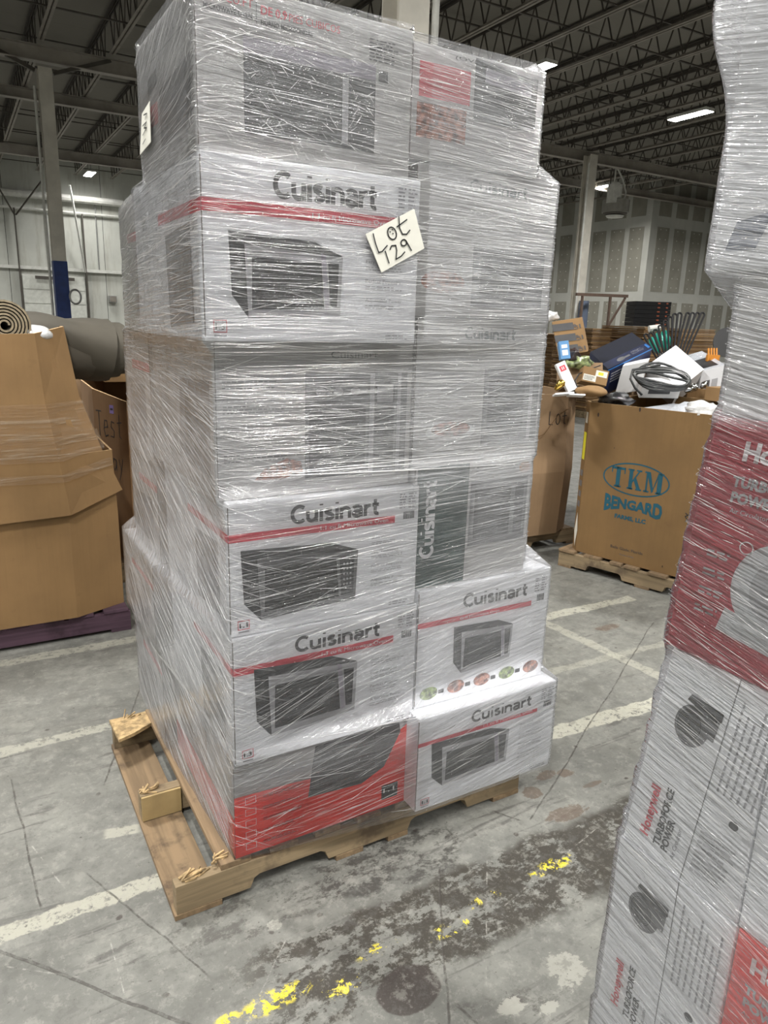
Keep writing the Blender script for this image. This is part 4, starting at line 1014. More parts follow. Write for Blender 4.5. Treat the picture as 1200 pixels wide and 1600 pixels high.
# left: tall carton bin with a sagging sleeve taped round it, full of carpet
gl = thing('carton_bin', 'big brown cardboard bin on a purple pallet at the left edge, sleeve taped round it', 'cardboard bin', (-.05, 4.2, .127))
base = [(-.78, 3.69), (.40, 3.69), (.645, 3.80), (.655, 4.60), (.5, 4.78), (-.78, 4.78), (-.95, 4.6), (-.95, 3.85)]
ring_shell([up(base, .127), up(base, .60), up([(x*.985, y) for x, y in base], .95)], kraft).build('bin_wall', gl)
s0 = [(-.82, 3.655), (.405, 3.655), (.672, 3.790), (.68, 4.66), (.5, 4.82), (-.8, 4.82), (-.99, 4.65), (-.99, 3.82)]
s1 = [(-.80, 3.662), (.372, 3.662), (.590, 3.80), (.60, 4.62), (.45, 4.78), (-.8, 4.78), (-.95, 4.62), (-.95, 3.82)]
s2 = [(-.78, 3.670), (.335, 3.670), (.505, 3.83), (.50, 4.60), (.4, 4.75), (-.78, 4.75), (-.92, 4.6), (-.92, 3.83)]
s3 = [(-.76, 3.675), (.318, 3.675), (.462, 3.85), (.44, 4.55), (.35, 4.7), (-.76, 4.7), (-.9, 4.55), (-.9, 3.85)]
def rz(R_, zs): return [Vector((p[0], p[1], z)) for p, z in zip(R_, zs)]
ring_shell([rz(s0, (.625, .668, .742, .75, .70, .70, .70, .66)), rz(s1, [.95]*8), rz(s2, [1.22]*8), rz(s3, (1.475, 1.515, 1.545, 1.55, 1.5, 1.5, 1.5, 1.49))], kraft).build('sleeve', gl)
t = MB()
def band(z0, z1, e=.006, jit=0):
    def at_ring(z):
        Rs = [(.68, s0), (.95, s1), (1.22, s2), (1.52, s3)]
        for (za, A), (zb, B) in zip(Rs, Rs[1:]):
            if z <= zb: f = (z-za)/(zb-za); return [Vector((a[0]+(b_[0]-a[0])*f, a[1]+(b_[1]-a[1])*f, z)) for a, b_ in zip(A, B)]
    A, B = at_ring(z0), at_ring(z1); b = MB(); vs = []
    for q in (A, B):
        for p in q[:4]: d = Vector((p.x+.05, p.y-4.2, 0)).normalized()*e; vs.append(p+d)
    vs[0].z += jit; vs[4].z += jit; vs[2].z += jit*1.5; vs[6].z += jit*1.5
    return b.add(vs, [(i, i+1, 5+i, 4+i) for i in range(3)], tape)
for a, b_, j in ((1.02, 1.20, 0), (.93, 1.03, .02), (.83, .87, .03)): band(a, b_, .006+.002*j*50, j).build('packing_tape', gl)
sub_pallet('purple painted pallet under the left cardboard bin', (-.9, 3.72), (1, 0), (0, 1), 1.56, 1.05, purple, purple, notch=False)

olive = plain('carpet_backing', (.058, .050, .036), .8, var=.18, scale=3, bump=.15); oliveE = plain('carpet_edge', (.33, .27, .18), .9, var=.3, scale=40); oliveD = plain('carpet_pile', (.07, .06, .045), .95, var=.2)
cp = thing('rolled_carpet', 'large drab olive carpet folded over the top of the left cardboard bin', 'carpet', (.3, 4.2, 1.3))
def carpet_section(x, k):
    """closed loop in YZ at x"""
    f = smooth(-.1, .75, x); zt = 1.600-.035*smooth(.35, .8, x)-.02*smooth(.1, -.3, x); zb = 1.40-.14*f; yn = 3.93-.05*f; yb = 4.55
    pts = []
    for i in range(20):
        a = 2*math.pi*i/20; c, s_ = math.cos(a), math.sin(a)
        y = (yn+yb)/2-(yb-yn)/2*abs(c)**.7*(1 if c > 0 else -1); z = (zt+zb)/2+(zt-zb)/2*abs(s_)**.8*(1 if s_ > 0 else -1)
        z += .016*math.sin(x*13+y*7)*(1 if s_ > 0 else .6); pts.append(Vector((x, y+.02*math.sin(x*9+z*12), z)))
    return pts
for j, (xe, sc_) in enumerate(((.70, 1.0), (.755, .90), (.80, .80))):
    rings_ = []
    for i in range(23):
        x = -.35+(xe+.35)*i/22; S_ = carpet_section(x, 0); c = sum(S_, Vector())/20
        lean = .10*smooth(.4, .8, x)
        rings_.append([Vector((p.x-(c.z-p.z)*lean*2+0, c.y+(p.y-c.y)*sc_, c.z+.0+(p.z-c.z)*sc_)) for p in S_])
    b = MB(); n = 20; vs = [p for q in rings_ for p in q]
    b.add(vs, [(i*n+k, (i+1)*n+k, (i+1)*n+(k+1) % n, i*n+(k+1) % n) for i in range(22) for k in range(n)], olive)
    e = rings_[-1]; c = sum(e, Vector())/20; inner = [c+(p-c)*.93 for p in e]; inn2 = [p-Vector((.25, 0, 0)) for p in inner]
    b.add(e+inner+inn2, [(k, n+k, n+(k+1) % n, (k+1) % n) for k in range(n)], oliveE)
    b.add(inner+inn2, [(k, n+k, n+(k+1) % n, (k+1) % n) for k in range(n)], oliveD); b.add(inn2, [tuple(range(n))], oliveD)
    b.build('carpet_layer', cp, smooth=True)
sr = thing('rolled_carpet', 'small dark carpet roll with its spiral end showing at the far left', 'carpet', (.17, 3.85, 1.46))
b = MB(); c0 = ony(8, 508, 3.72); prev = None; NS = 150
for i in range(NS+1):
    a = i/NS*2*math.pi*6.5; rr_ = .012+.0142*a/(2*math.pi); q = [Vector((c0.x+rr_*math.cos(a), 3.72, c0.z+rr_*math.sin(a))), Vector((c0.x+(rr_+.0085)*math.cos(a), 3.72, c0.z+(rr_+.0085)*math.sin(a)))]
    if prev:
        A = [prev[0], q[0], q[1], prev[1]]; Bk = [p+Vector((-.12, .55, 0)) for p in A]
        b.add(A, [(3, 2, 1, 0)], oliveE); b.add(A+Bk, [(3, 2, 6, 7)], olive); b.add(A+Bk, [(0, 4, 5, 1)], oliveD)
    prev = q
b.build('roll', sr)
o = crumple(ony(57, 520, 3.80), .07, .09, .035, whitebag, .15, 3, 3).build('plastic_bag', smooth=True); tag(o, 'white crumpled plastic bag between the carpet roll and the bin edge', 'plastic bag')

# behind: bin with handwriting
tb = [Vector((.70, 4.74, 0)), Vector((.835, 4.42, 0)), Vector((1.75, 4.38, 0)), Vector((1.9, 4.6, 0)), Vector((1.9, 5.2, 0)), Vector((1.75, 5.4, 0)), Vector((.86, 5.4, 0)), Vector((.70, 5.2, 0))]
gt = thing('carton_bin', 'dark brown cardboard bin with black handwriting between the left bin and the stack', 'cardboard bin', (1.2, 4.9, .127))
ring_shell([up(tb, .127), rz(tb, (1.165, 1.115, 1.12, 1.15, 1.2, 1.2, 1.2, 1.18))], kraftd).build('bin_wall', gt)
nrm = Vector(((tb[1]-tb[0]).y, -(tb[1]-tb[0]).x, 0)).normalized(); nrm = nrm if nrm.y < 0 else -nrm
F = Face(tb[0]+Vector((0, 0, .127)), tb[1]-tb[0], (0, 0, 1.0), nrm)
def hand(F, s, x, y, w, h, m, wid):
    G_ = {'T': [[(0, 1), (1, 1)], [(.5, 1), (.5, 0)]], 'e': [[(.1, .35), (.8, .4), (.7, .65), (.3, .65), (.1, .3), (.35, 0), (.85, .08)]], 's': [[(.8, .6), (.3, .65), (.2, .42), (.75, .28), (.65, .02), (.1, .05)]], 't': [[(.5, .95), (.45, .1), (.75, .02)], [(.1, .62), (.9, .66)]],
      'E': [[(.85, 1), (.15, .95), (.2, .5), (.7, .55)], [(.2, .5), (.15, 0), (.85, .03)]], 'b': [[(.15, 1), (.15, .02), (.7, .05), (.75, .4), (.2, .45)]], 'a': [[(.8, .55), (.3, .6), (.12, .25), (.4, 0), (.75, .2), (.8, .55), (.85, 0)]], 'y': [[(.1, .6), (.45, .1)], [(.85, .65), (.4, -.1), (.05, -.45)]],
      'L': [[(.1, 1), (.1, .03), (.8, .0)]], 'O': [arc(.5, .4, .38, .4, 90, 450, 12)], '1': [[(.5, 1), (.45, 0)]], '9': [arc(.45, .7, .28, .25, 10, 370, 10)+[(.7, .4), (.65, 0)]], '4': [[(.2, 1), (.15, .45), (.8, .5)], [(.65, .9), (.6, 0)]]}
    for i, ch in enumerate(s):
        for st_ in G_.get(ch, []): F.stroke([(x+(i+a*.8)*w, y+b_*h) for a, b_ in st_], wid, m, 'handwriting')
hand(F, 'Test', .08, .76, .20, .15, ink, .006); hand(F, 'Ebay', .10, .56, .19, .12, ink, .006)
F.rect(.50, .905, .62, .955, plain('lilac_sticker', (.22, .16, .40), .5), 'sticker', 1); F.rect(.52, .925, .60, .937, ink, 'sticker', 2); F.build(gt)
sub_pallet('wooden pallet under the bin with black handwriting', (.72, 4.45), (1, 0), (0, 1), 1.18, .95)
def bx(name, label, cat, x0, x1, y0, y1, z0, z1, m, group=None, part='carton', flap=True):
    r = thing(name, label, cat, ((x0+x1)/2, (y0+y1)/2, z0), group); MB().box(x0, x1, y0, y1, z0, z1, m).build(part, r, bevel=.003)
    if flap: MB().box(x0+.004, x1-.004, (y0+y1)/2-.002, (y0+y1)/2+.002, z1, z1+.001, krafte).build('flap_seam', r)
    return r
bx('cardboard_box', 'flattened cardboard box lying across the top of the bin with handwriting', 'box', .78, 1.5, 4.75, 5.45, 1.20, 1.255, kraft)
bx('wrapped_crate', 'white film-wrapped box low between the left bin and the handwritten bin', 'box', .50, .70, 5.55, 5.95, ZP, 1.16, lgrey)
bx('printer_box', 'white and black box on top of the white wrapped box behind the left bin', 'box', .56, .70, 5.56, 5.85, 1.162, 1.24, white)
sub_pallet('wooden pallet behind the left bin under film-wrapped boxes', (.3, 5.5), (1, 0), (0, 1), 1.3, 1.0)
bx('cardboard_box', 'tall orange-brown cardboard box standing behind the handwritten bin', 'box', .86, 1.30, 5.55, 6.2, ZP, 1.42, kraft)
bx('cardboard_box', 'pale brown cardboard box beside the tall orange-brown one behind the left bin', 'box', .715, .85, 5.56, 6.2, ZP, 1.44, kraftg)

# right: printed produce bin
dA = Vector((.271, -.963, 0)).normalized(); nA = Vector((.963, .271, 0)).normalized(); A = Vector((3.545, 3.50, 0))
oc = octagon(A, dA, nA, 1.2, 1.0, .06)
gk = thing('produce_bin', 'brown cardboard produce bin with teal oval lettering on a pallet at the right', 'cardboard bin', (4.1, 3.05, .127))
ring_shell([up(oc, .127), up(oc, 1.145)], kraftk).build('bin_wall', gk)
F = Face(oc[0]+Vector((0, 0, .127)), oc[1]-oc[0], (0, 0, 1.018), -nA)
def fuv(px, py):
    d = ray(px, py); o_ = Vector((0, 0, CAMZ)); k = (F.o-o_).dot(F.n)/d.dot(F.n); p = o_+d*k-F.o; return p.dot(F.u)/F.W**2, p.dot(F.v)/F.H**2
u0, v0 = fuv(993, 750); u1, _ = fuv(942, 747); _, v1 = fuv(993, 724)
F.ellipse(u0, v0, abs(u0-u1), abs(v1-v0), teal, 'oval_frame', 1, 48, ring=.009)
def serif(ch, x, y, w, h, m):
    s_ = .17*w; sf = .12*h
    def rc(a, b_, c, d): F.rect(x+a*w, y+b_*h, x+c*w, y+d*h, m, 'logo_lettering', 2)
    if ch == 'T': rc(.35, 0, .65, 1); rc(0, .88, 1, 1); rc(0, .70, .07, 1); rc(.93, .70, 1, 1); rc(.25, 0, .75, .08)
    if ch == 'K':
        rc(.10, 0, .36, 1); rc(0, 0, .44, .08); rc(0, .92, .44, 1); rc(.60, .92, .98, 1); rc(.62, 0, 1.05, .08)
        F.poly([(x+.32*w, y+.40*h), (x+.74*w, y+.93*h), (x+.86*w, y+.93*h), (x+.32*w, y+.28*h)][::-1], m, 'logo_lettering', 3); F.poly([(x+.44*w, y+.46*h), (x+.60*w, y+.62*h), (x+.98*w, y+.05*h), (x+.72*w, y+.05*h)][::-1], m, 'logo_lettering', 4)
    if ch == 'M':
        rc(.10, 0, .20, 1); rc(.77, 0, 1.03, 1); rc(0, 0, .32, .08); rc(.70, 0, 1.1, .08); rc(0, .92, .2, 1); rc(.85, .92, 1.1, 1)
        F.poly([(x+.10*w, y+h), (x+.32*w, y+h), (x+.58*w, y+.1*h), (x+.48*w, y+.0*h)][::-1], m, 'logo_lettering', 3); F.poly([(x+.86*w, y+h), (x+.78*w, y+h), (x+.48*w, y+.0*h), (x+.56*w, y+.12*h)][::-1], m, 'logo_lettering', 4)
ux = abs(u0-u1); vy = abs(v1-v0)
for i, ch in enumerate('TKM'): serif(ch, u0-ux*.74+i*ux*.50, v0-vy*.62, ux*(.42 if i < 2 else .50), vy*1.25, teal)
ub, vb = fuv(944, 789); ue, _ = fuv(1035, 799)
_, vlo = fuv(990, 797)
F.text('BENGARD', ub, vlo, .068, teal, w=ue-ub, part='logo_lettering', bold=.05, warp=lambda f, b_: b_*(.85+.75*(2*f-1)**2)-.035*(2*f-1)**2+.0)
ua, va = fuv(961, 800); uc, _ = fuv(1010, 806)
F.text('FARMS, LLC', ua, va-.035, .026, teal, w=uc-ua, part='logo_lettering', bold=.05)
ua, va = fuv(954, 855); uc, _ = fuv(1004, 866); F.text('Belle Glade, Florida', ua, va, .020, inkd, w=uc-ua, part='small_lettering')
ua, va = fuv(968, 867); uc, _ = fuv(990, 872); F.text('Product of USA', ua, va, .010, inkm, w=uc-ua, part='small_lettering')
ua, va = fuv(1070, 812); F.stroke([(ua, va+.04), (ua+.015, va+.03), (ua, va+.02), (ua+.015, va), (ua+.005, va-.01)], .006, ink, 'handwriting')
ua, va = fuv(1118, 700); F.rect(ua, va, ua+.14, va+.17, papm, 'paper_label', 1); F.lines(ua+.02, va+.05, ua+.12, va+.15, 3, inkd, 'paper_label', 3)
for px, py, k in ((935, 648, .012), (1035, 885, .006), (960, 700, .004), (1000, 640, .012)): ua, va = fuv(px, py); F.ellipse(ua, va, k*.5, k*1.2, inkbrown, 'scuff', 1, 8)
F.build(gk, {'paper_label': 'white printed paper label'})
F = Face(oc[7]+Vector((0, 0, .127)), oc[0]-oc[7], (0, 0, 1.018), ((oc[0]-oc[7]).cross(Vector((0, 0, 1)))).normalized())
F.rect(.15, .62, .8, .80, plain('yellow_label', (.65, .60, .03), .5), 'yellow_label', 1); F.rect(.2, .86, .7, .93, papm, 'white_label', 1); F.poly([(.1, .12), (.5, .02), (.9, .14), (.5, .26)], papm, 'diamond_label', 1)
for i in range(4): F.rect(.2, .30+.07*i, .8, .34+.07*i, inkm, 'faint_print', 1)
F.build(gk)
sub_pallet('wooden pallet sticking out under the produce bin with teal lettering', A-dA*.05-nA*.03, dA, nA, 1.25, 1.02)
# what lies in it
o = MB()
def mound(name, label, cat, poly_o, poly_x, poly_y, z, m, amp, n=34, fr=6, seed=1):
    b = MB(); o_, ax, ay = Vector(poly_o), Vector(poly_x), Vector(poly_y); vs = []
    for j in range(n+1):
        for i in range(n+1):
            u, v_ = i/n, j/n; e = (min(u, 1-u, v_, 1-v_)*4); e = min(e, 1)
            p = o_+ax*u+ay*v_; h = z+amp*(mnoise.noise(Vector((p.x*fr, p.y*fr, seed)))+.5*abs(mnoise.noise(Vector((p.x*fr*2.7, p.y*fr*2.7, seed))))-.1)*e
            vs.append(Vector((p.x, p.y, h)))
    b.add(vs, [(j*(n+1)+i, j*(n+1)+i+1, (j+1)*(n+1)+i+1, (j+1)*(n+1)+i) for j in range(n) for i in range(n)], m)
    ob = b.build(name, smooth=True); return tag(ob, label, cat)
mound('bubble_film', 'crumpled silvery plastic film filling the produce bin', 'plastic film', A+dA*.25+nA*.10, dA*.85, nA*.75, 1.105, silver, .085)
o = crumple(at(962, 624, 4.75), .11, .10, .045, blackp, .25, 4, 3).build('black_bag', smooth=True); tag(o, 'small black plastic bag poking out of the produce bin', 'plastic bag')
o = crumple(at(1098, 641, 4.35), .09, .09, .05, whitebag, .3, 5, 3, 4).build('clear_bag', smooth=True); tag(o, 'pale crumpled plastic bag at the right end of the produce bin', 'plastic bag')

# grey-brown bin left of it
lb = [Vector(p+(0,)) for p in ((2.95, 3.86), (3.74, 3.83), (3.90, 3.92), (4.10, 4.75), (3.9, 4.92), (3.1, 4.92), (2.9, 4.8), (2.85, 4.0))]
gb = thing('carton_bin', 'greyish cardboard bin marked Lot, behind the produce bin', 'cardboard bin', (3.4, 4.4, .127))
ring_shell([up(lb, .127), [p+Vector((0, -.03, .6)) for p in lb], up(lb, 1.155)], kraftg).build('bin_wall', gb)
F = Face(lb[0]+Vector((0, -.012, .127)), lb[1]-lb[0], (0, 0, 1.02), (0, -1, 0)); hand(F, 'LOt', .78, .80, .075, .09, inkd, .006); F.lift = .02
F.stroke([(.55, .70), (.72, .74), (.85, .86), (1, .92)], .006, kraftd, 'bent_crease'); F.build(gb)
sub_pallet('dark wooden pallet under the greyish bin behind the stack', (2.88, 3.90), (1, 0), (0, 1), 1.15, 1.0)
# bin behind the produce bin
hb = octagon((4.72, 3.72, 0), (.2, -.98, 0), (.98, .2, 0), 1.15, 1.0, .1)
gh = thing('carton_bin', 'cardboard bin behind the produce bin, heaped with boxes and cable', 'cardboard bin', (5.3, 3.2, .127))
ring_shell([up(hb, .127), up(hb, 1.20)], kraft).build('bin_wall', gh)
sub_pallet('wooden pallet under the heaped bin behind the produce bin', (4.72, 3.70, 0), (.2, -.98, 0), (.98, .2, 0), 1.12, 1.0)
mound('packing_paper', 'brown packing paper under the heap in the bin behind the produce bin', 'packing paper', (4.90, 3.55, 0), (.18, -.85, 0), (.8, .16, 0), 1.12, kraftg, .12, seed=3)
mound('packing_paper', 'white envelopes and paper scraps in the greyish bin marked Lot', 'packing paper', (3.08, 3.98, 0), (.72, 0, 0), (0, .75, 0), 1.12, papm, .10, seed=6)

# ------------------------------------------------------------------ the heap
blackm = plain('matte_black', (.008, .008, .009), .9)
def obj_box(name, label, cat, px, py, d, w_, h, dp, rot, m, rotz=0.0):
    c = at(px, py, d); a = RR*math.cos(rot)+UU*math.sin(rot); b_ = UU*math.cos(rot)-RR*math.sin(rot); f = FW.copy()
    if rotz: a, f = a*math.cos(rotz)+f*math.sin(rotz), f*math.cos(rotz)-a*math.sin(rotz)
    r = thing(name, label, cat, c-b_*h/2); MB().obox(c, a*w_/2, f*dp/2, b_*h/2, m).build('carton', r, bevel=.002)
    F = Face(c-a*w_/2-b_*h/2-f*dp/2, a*w_, b_*h, -f); return r, F
navy = plain('navy_print', (.010, .016, .055), .5, var=.3, scale=8); navyd = plain('navy_dark', (.004, .006, .018), .75, var=.2)
def slab(name, label, cat, P3, P0, P2, dn, m_top, m_side, group=None, part='carton'):
    """box from its near corner P3, neighbours P0 and P2 on the upper face, dn the third edge"""
    P3, P0, P2, dn = Vector(P3), Vector(P0), Vector(P2), Vector(dn); a, b_ = P0-P3, P2-P3
    r = thing(name, label, cat, P3+(a+b_)/2+dn, group); vs = [P3, P0, P0+b_, P2, P3+dn, P0+dn, P0+b_+dn, P2+dn]
    mb = MB(); mb.add(vs, [(0, 3, 2, 1)], m_top); mb.add(vs, [(4, 5, 6, 7), (0, 1, 5, 4), (1, 2, 6, 5), (2, 3, 7, 6), (3, 0, 4, 7)], m_side); mb.build(part, r, bevel=.003)
    n = a.cross(b_).normalized()
    if n.dot(dn) > 0: n = -n
    top = Face(P3, b_, a, n); sd = b_.cross(dn).normalized()
    if sd.dot(FW) > 0: sd = -sd
    side = Face(P3+dn, b_, -dn, sd); return r, top, side
r, T_, S_ = slab('navy_box', 'large dark navy box tilted on top of the heap', 'box', at(950, 577, 5.35), at(922, 550, 5.75), at(1019, 543, 5.55), Vector((.02, .04, -.20)), navyd, navy)
T_.rect(.0, .0, 1, .30, navy, 'printed_panel', 1); T_.lines(.6, .08, .9, .24, 4, inkl, 'print'); T_.ellipse(.35, .14, .09, .08, inkm, 'tool_picture', 3, 16); T_.rect(.40, .10, .55, .17, inkm, 'tool_picture', 3); T_.rect(.93, .05, .98, .25, plain('ink_bright_blue', (.03, .16, .45), .5), 'print', 3)
T_.build(r); S_.lines(.1, .4, .5, .8, 4, inkl); S_.rect(.0, .92, 1, .97, plain('ink_bright_blue', (.03, .16, .45), .5), 'print', 1); S_.build(r)
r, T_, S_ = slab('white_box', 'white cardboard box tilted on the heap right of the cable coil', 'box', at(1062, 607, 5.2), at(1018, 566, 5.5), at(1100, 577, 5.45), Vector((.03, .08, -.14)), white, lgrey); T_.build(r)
r, T_, S_ = slab('toaster_box', 'white box with a silver appliance pictured, right end of the heap', 'box', at(1096, 580, 5.5), at(1062, 558, 5.9), at(1134, 570, 5.4), Vector((0, 0, -.22)), silver, white)
S_.rect(.15, .08, .42, .62, inkm, 'picture', 1); S_.rect(.5, .08, .75, .62, inkl, 'picture', 1); S_.build(r); T_.rect(.1, .1, .8, .6, inkd, 'picture', 1); T_.build(r)
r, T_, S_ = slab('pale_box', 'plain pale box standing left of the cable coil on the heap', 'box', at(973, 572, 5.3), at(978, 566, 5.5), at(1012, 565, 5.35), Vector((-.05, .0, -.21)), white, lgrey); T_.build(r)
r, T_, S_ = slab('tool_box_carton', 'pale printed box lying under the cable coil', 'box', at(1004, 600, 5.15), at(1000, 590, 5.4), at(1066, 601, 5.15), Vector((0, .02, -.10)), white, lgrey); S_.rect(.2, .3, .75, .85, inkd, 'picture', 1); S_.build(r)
# cable coil
rn = random.Random(4); cc = at(1034, 592, 5.02); ux_ = RR; uy_ = UU; pts = []
for i in range(9*26+1):
    a = 2*math.pi*i/26; k = i/26; j1 = mnoise.noise(Vector((k*1.7, 3.1, 0))); j2 = mnoise.noise(Vector((k*1.3, 9.2, 0)))
    rx = .185+.02*j1; ry = .072+.045*j2+.012*math.sin(a*2+k)
    pts.append(cc+ux_*(rx*math.cos(a)+.02*j2)+uy_*(ry*math.sin(a)-.02*math.cos(a)+.035*j1)+FW*(.03*math.sin(a)+.02*j2))
cable = plain('black_rubber_cable', (.03, .032, .032), .35, var=.2, coat=.3)
ob = MB().tube(pts, .0095, cable, 7).build('cable_coil', smooth=True); tag(ob, 'coil of thick black rubber cable lying on top of the heap', 'cable')
ob = MB().tube([at(1032, 570, 4.95)+RR*.0, at(988, 578, 4.98), at(985, 592, 4.98), at(992, 606, 4.98), at(1003, 617, 5.0)], .008, cable, 7).build('cable_end', smooth=True); tag(ob, 'loose end of black cable hanging left of the coil', 'cable')
# fan of black loop handles
for i in range(12):
    f = i/11; bx_ = at(1030+f*38, 562-8*math.sin(f*3), 5.75); tx = at(1008+f*86+(5 if i > 7 else 0), 522-33*smooth(0, .62, f), 5.8+.02*i); d = tx-bx_; L = d.length; d.normalize(); sd = d.cross(FW).normalized()
    loop = []; wv = .016
    for k in range(17):
        a = math.pi*k/16; loop.append(tx-d*.02+sd*wv*math.cos(a)+d*wv*1.2*math.sin(a))
    path = [bx_+sd*wv*.7]+loop+[bx_-sd*wv*.7]
    r = thing('loop_handle_tool', 'black loop-handled utensil, %s in the fan on the heap' % ('leftmost', 'second from the left', 'third from the left', 'fourth from the left', 'fifth from the left', 'sixth from the left', 'sixth from the right', 'fifth from the right', 'fourth from the right', 'third from the right', 'second from the right', 'rightmost')[i], 'utensil', bx_, 'fan of black loop handles on the heap')
    MB().tube(path, .0075, blackm, 6).build('loop_handle', r); MB().bar(bx_-d*.10, bx_+d*.03, .05, .006, ink).build('blade', r)
tealm = plain('teal_plastic', (.02, .45, .34), .35, coat=.4)
for i, (a, b_) in enumerate((((1016, 527), (1030, 552)), ((1026, 520), (1042, 548)), ((1036, 516), (1046, 540)))):
    p0, p1 = at(*a, 5.95+.02*i), at(*b_, 5.93+.02*i); d = p1-p0
    r = thing('teal_handle', 'teal handle behind the black loops, %s of the three' % ('leftmost', 'middle one', 'rightmost')[i], 'tool', p1, 'teal handles behind the black loops')
    MB().tube([p0+d*k for k in (0, .08, .3, .6, .9, 1)], [.004, .022, .03, .03, .024, .008], tealm, 10).build('grip', r, smooth=True)
r = thing('white_bottle_cap', 'small white lid above the teal handles on the heap', 'lid', at(1020, 515, 5.98)); MB().tube([at(1014, 514, 5.99), at(1031, 512, 5.99)], .028, whitep, 10).build('lid', r)
orange = plain('orange_plastic', (.60, .24, .03), .4)
ob = MB()
for k in range(4): ob.bar(at(1107+4.2*k, 544, 5.6), at(1107+4.2*k, 556, 5.6), .010, .01, orange)
ob.bar(at(1104, 559, 5.6), at(1123, 560, 5.6), .03, .05, orange); ob.bar(at(1108, 566, 5.6), at(1120, 566, 5.6), .03, .06, orange)
ob = ob.build('orange_fork'); tag(ob, 'orange pronged plastic tool at the right of the heap', 'tool')
r, F = obj_box('cardboard_box', 'dark cardboard box holding up the round pan at the right of the heap', 'box', 1136, 590, 6.2, .16, .20, .16, 0, kraftd)
r = thing('black_pan', 'round dark pan standing upright at the far right of the heap', 'pan', at(1136, 545, 6.2)); p = at(1138, 535, 6.2); MB().tube([p, p+FW*.03], [.13, .12], plain('dark_enamel', (.012, .012, .013), .4), 28).build('pan', r)
r = thing('cardboard_box', 'small brown box at the right end behind the produce bin rim', 'box', at(1120, 622, 5.1)); q = at(1122, 615, 5.1); MB().box(q.x-.06, q.x+.12, q.y-.14, q.y+.06, q.z-.05, q.z+.045, kraft).build('carton', r, bevel=.003)
chrome = plain('chrome', (.6, .6, .6), .12, 1.0)
for i, (a, b_) in enumerate((((1070, 612), (1090, 603)), ((1082, 600), (1088, 610)), ((1095, 606), (1104, 597)))):
    p0, p1 = at(*a, 5.25), at(*b_, 5.25); ob = MB().tube([p0, (p0+p1)/2, p1], [.012, .026, .014], chrome, 10).build('chrome_fitting', smooth=True); tag(ob, 'small shiny chrome fitting right of the cable coil, %s' % ('lower left one', 'middle one', 'upper right one')[i], 'fitting', 'chrome fittings beside the cable coil')
# goods on the greyish bin
r, T_, S_ = slab('up_box', 'kraft box with three black bands reading UP on the left of the heap', 'box', at(872, 556, 5.0), at(876, 551, 5.4), at(919, 549, 5.0), at(862, 503, 5.02)-at(872, 556, 5.0), kraft, kraft)
c0_ = at(872, 556, 5.0); Fb = Face(c0_, at(914, 551, 5.0)-c0_, at(860, 503, 5.02)-c0_, -FW); Fb.lift = .003
for i in range(3):
    Fb.rect(.02, .06+.32*i, .80, .27+.32*i, inkd, 'black_band', 1); Fb.text('UP', .95, .06+.32*i, .11, inkd, w=.20, part='lettering', bold=.03, rot=math.pi/2, l=2)
    Fb.rect(1.01, .08+.32*i, 1.06, .2+.32*i, inkd, 'arrow_marks', 1)
Fb.build(r)
r, F = obj_box('blue_box', 'small light blue box leaning against the black-banded box', 'box', 881, 548, 4.85, .065, .12, .05, .12, plain('light_blue_print', (.10, .28, .55), .4)); F.rect(.2, .2, .8, .5, inkwhite, 'print', 1); F.rect(.2, .6, .8, .8, inkwhite, 'print', 1); F.build(r)
r, F = obj_box('white_red_box', 'long white box with a red mark leaning in the greyish bin', 'box', 884, 589, 4.72, .065, .20, .04, .42, white); F.rect(.2, .70, .8, .88, inkred, 'red_mark', 1); F.rect(.38, .74, .46, .84, inkwhite, 'red_mark', 2); F.rect(.55, .74, .63, .84, inkwhite, 'red_mark', 2); F.build(r)
r, F = obj_box('parcel', 'brown parcel with white labels at the right of the greyish bin', 'parcel', 926, 590, 4.85, .17, .10, .12, -.22, kraft); F.rect(.05, .1, .55, .5, papm, 'label', 1); F.rect(.5, .5, .95, .9, papm, 'label', 1); F.rect(.6, .6, .8, .8, plain('yellow_label', (.65, .60, .03), .5), 'label', 2); F.lines(.08, .15, .5, .45, 4, inkd, 'label', 3); F.build(r)
ob = crumple(at(925, 611, 4.65), .12, .07, .035, kraft, .15, 3, 3).build('paper_bag', smooth=True); tag(ob, 'crumpled brown paper bag on the rim of the greyish bin', 'paper bag')
ob = crumple(at(905, 566, 5.0), .095, .06, .05, plain('printed_bag', (.30, .36, .16), .3, var=.95, scale=22, coat=.6), .3, 4, 3, 2).build('printed_bag', smooth=True); tag(ob, 'crumpled green, white and black printed plastic bag on the heap', 'plastic bag')
ob = crumple(at(896, 557, 4.97), .045, .04, .05, plain('black_red_bag', (.03, .02, .02), .3, var=.9, scale=20, coat=.5), .3, 4, 3, 7).build('black_bag', smooth=True); tag(ob, 'small black glossy bag beside the light blue box', 'plastic bag')
ob = crumple(at(862, 494, 5.1), .05, .04, .035, whitebag, .3, 4, 3, 9).build('white_bag', smooth=True); tag(ob, 'white plastic bag on top of the black-banded box', 'plastic bag')
gold = plain('gold_metal', (.65, .45, .10), .2, 1.0)
ob = MB().tube([at(868, 609, 4.68), at(873, 603, 4.68), at(877, 599, 4.68), at(880, 595, 4.68)], [.012, .022, .03, .018], gold, 12).build('gold_ornament', smooth=True); tag(ob, 'small shiny gold ornament in the greyish bin', 'ornament')
r, F = obj_box('cardboard_flap_box', 'open brown cardboard box standing in the greyish bin behind the parcel', 'box', 905, 590, 5.15, .26, .16, .25, 0, kraftg)
r, F = obj_box('envelope', 'white envelope lying on the rim of the greyish bin', 'envelope', 880, 616, 4.62, .12, .012, .08, .08, white)
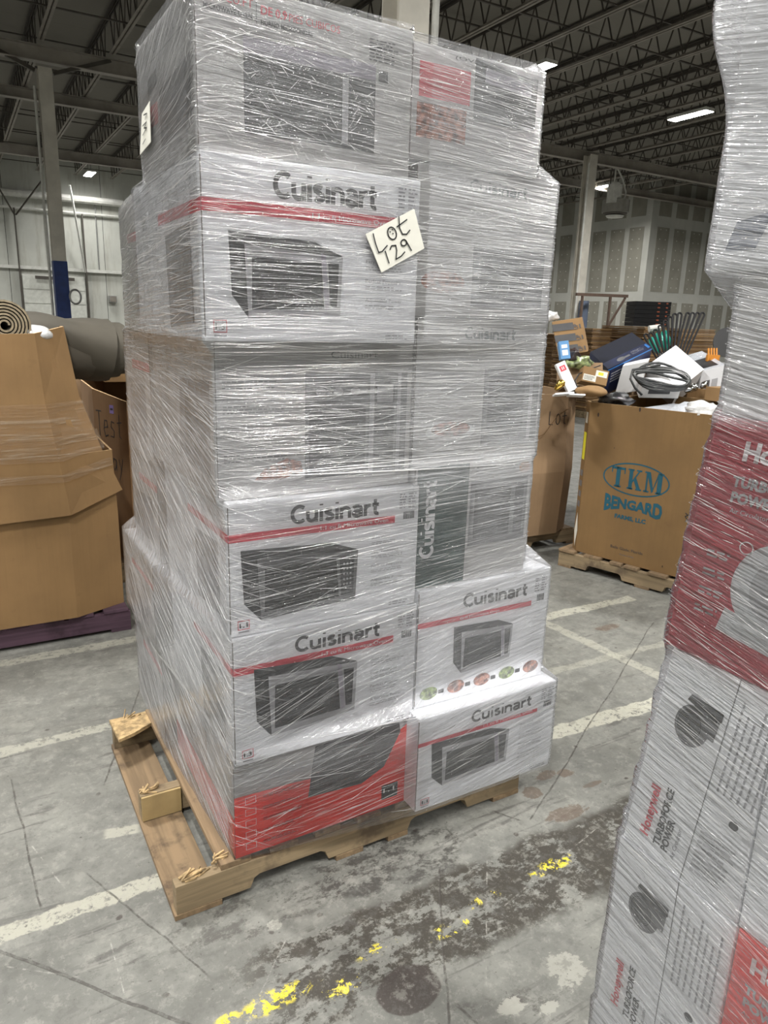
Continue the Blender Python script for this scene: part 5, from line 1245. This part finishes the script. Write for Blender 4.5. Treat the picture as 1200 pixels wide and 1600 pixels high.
r, F = obj_box('envelope', 'white envelope half under the brown paper bag', 'envelope', 900, 618, 4.60, .10, .010, .08, -.05, white)
ob = MB().tube([at(903, 606, 4.7), at(898, 595, 4.75), at(905, 584, 4.8), at(925, 576, 4.85), at(938, 571, 4.9)], .004, ink, 6).build('thin_cable'); tag(ob, 'thin black cable curving over the parcel', 'cable')
# support boxes inside the heap
r, F = obj_box('cardboard_box', 'brown cardboard box under the navy box in the heap', 'box', 985, 602, 5.85, .42, .26, .30, 0, kraftg)
r, F = obj_box('cardboard_box', 'dark cardboard box under the fan of black loops', 'box', 1055, 585, 6.0, .36, .24, .26, 0, kraftd)

# ---- stacks of flattened cardboard and black trays further off
def bale(label, px, py_top, d, w_, rot=0.0, dp=1.0, group='stacks of flattened cardboard'):
    rot = rot-YAW; c = at(px, py_top, d); r = thing('cardboard_stack', label, 'cardboard stack', (c.x, c.y, 0), group); rn = random.Random(int(px)); b = MB()
    a = Vector((math.cos(YAW+rot), -math.sin(YAW+rot), 0)); f = Vector((math.sin(YAW+rot), math.cos(YAW+rot), 0)); z = .13
    k = 0
    while z < c.z-.02:
        h = rn.uniform(.018, .04); j = rn.uniform(-.03, .03); ww = w_/2*rn.uniform(.93, 1.0)
        b.obox(Vector((c.x, c.y, z+h/2))+a*j+f*dp/2, a*ww, f*dp/2*rn.uniform(.95, 1), Vector((0, 0, h/2-.003)), (kraftg, kraftd, kraft)[k % 3]); z += h; k += 1
    tag(b.build('flattened_cartons', r), kind='stuff')
    MB().obox(Vector((c.x, c.y, .06))+f*dp/2, a*w_/2, f*dp/2, Vector((0, 0, .06)), woodm).build('skid', r); return c
bale('stack of flattened brown cardboard behind the navy box', 948, 512, 13.0, .66)
bale('stack of flattened brown cardboard under the black trays', 1026, 511, 12.6, .60)
bale('wide stack of flattened brown cardboard to the right behind the loop handles', 1093, 513, 12.8, .95)
bale('lower stack of flattened brown cardboard behind the black-banded box', 900, 522, 15.2, .6)
rustm = plain('dull_orange', (.30, .07, .03), .7)
c = at(1020, 510, 12.6); a = rh; f = fh
for i in range(6):
    z = c.z+.003+.070*i; cc_ = Vector((c.x, c.y, z))+f*.35; r = thing('black_tray', 'black plastic tray in the stack on the cardboard, %s' % ('bottom one', 'second from the bottom', 'third from the bottom', 'third from the top', 'second from the top', 'topmost one')[i], 'tray', cc_, 'black plastic trays stacked on the cardboard')
    MB().obox(cc_+Vector((0, 0, .03)), a*.31, f*.25, Vector((0, 0, .033)), blackm).build('tray', r)
    MB().obox(cc_+Vector((0, 0, .035))+a*.10-f*.252, a*.022, f*.003, Vector((0, 0, .011)), rustm).build('tray_label', r); MB().obox(cc_+Vector((0, 0, .035))+a*.24-f*.252, a*.016, f*.003, Vector((0, 0, .011)), rustm).build('tray_label', r)
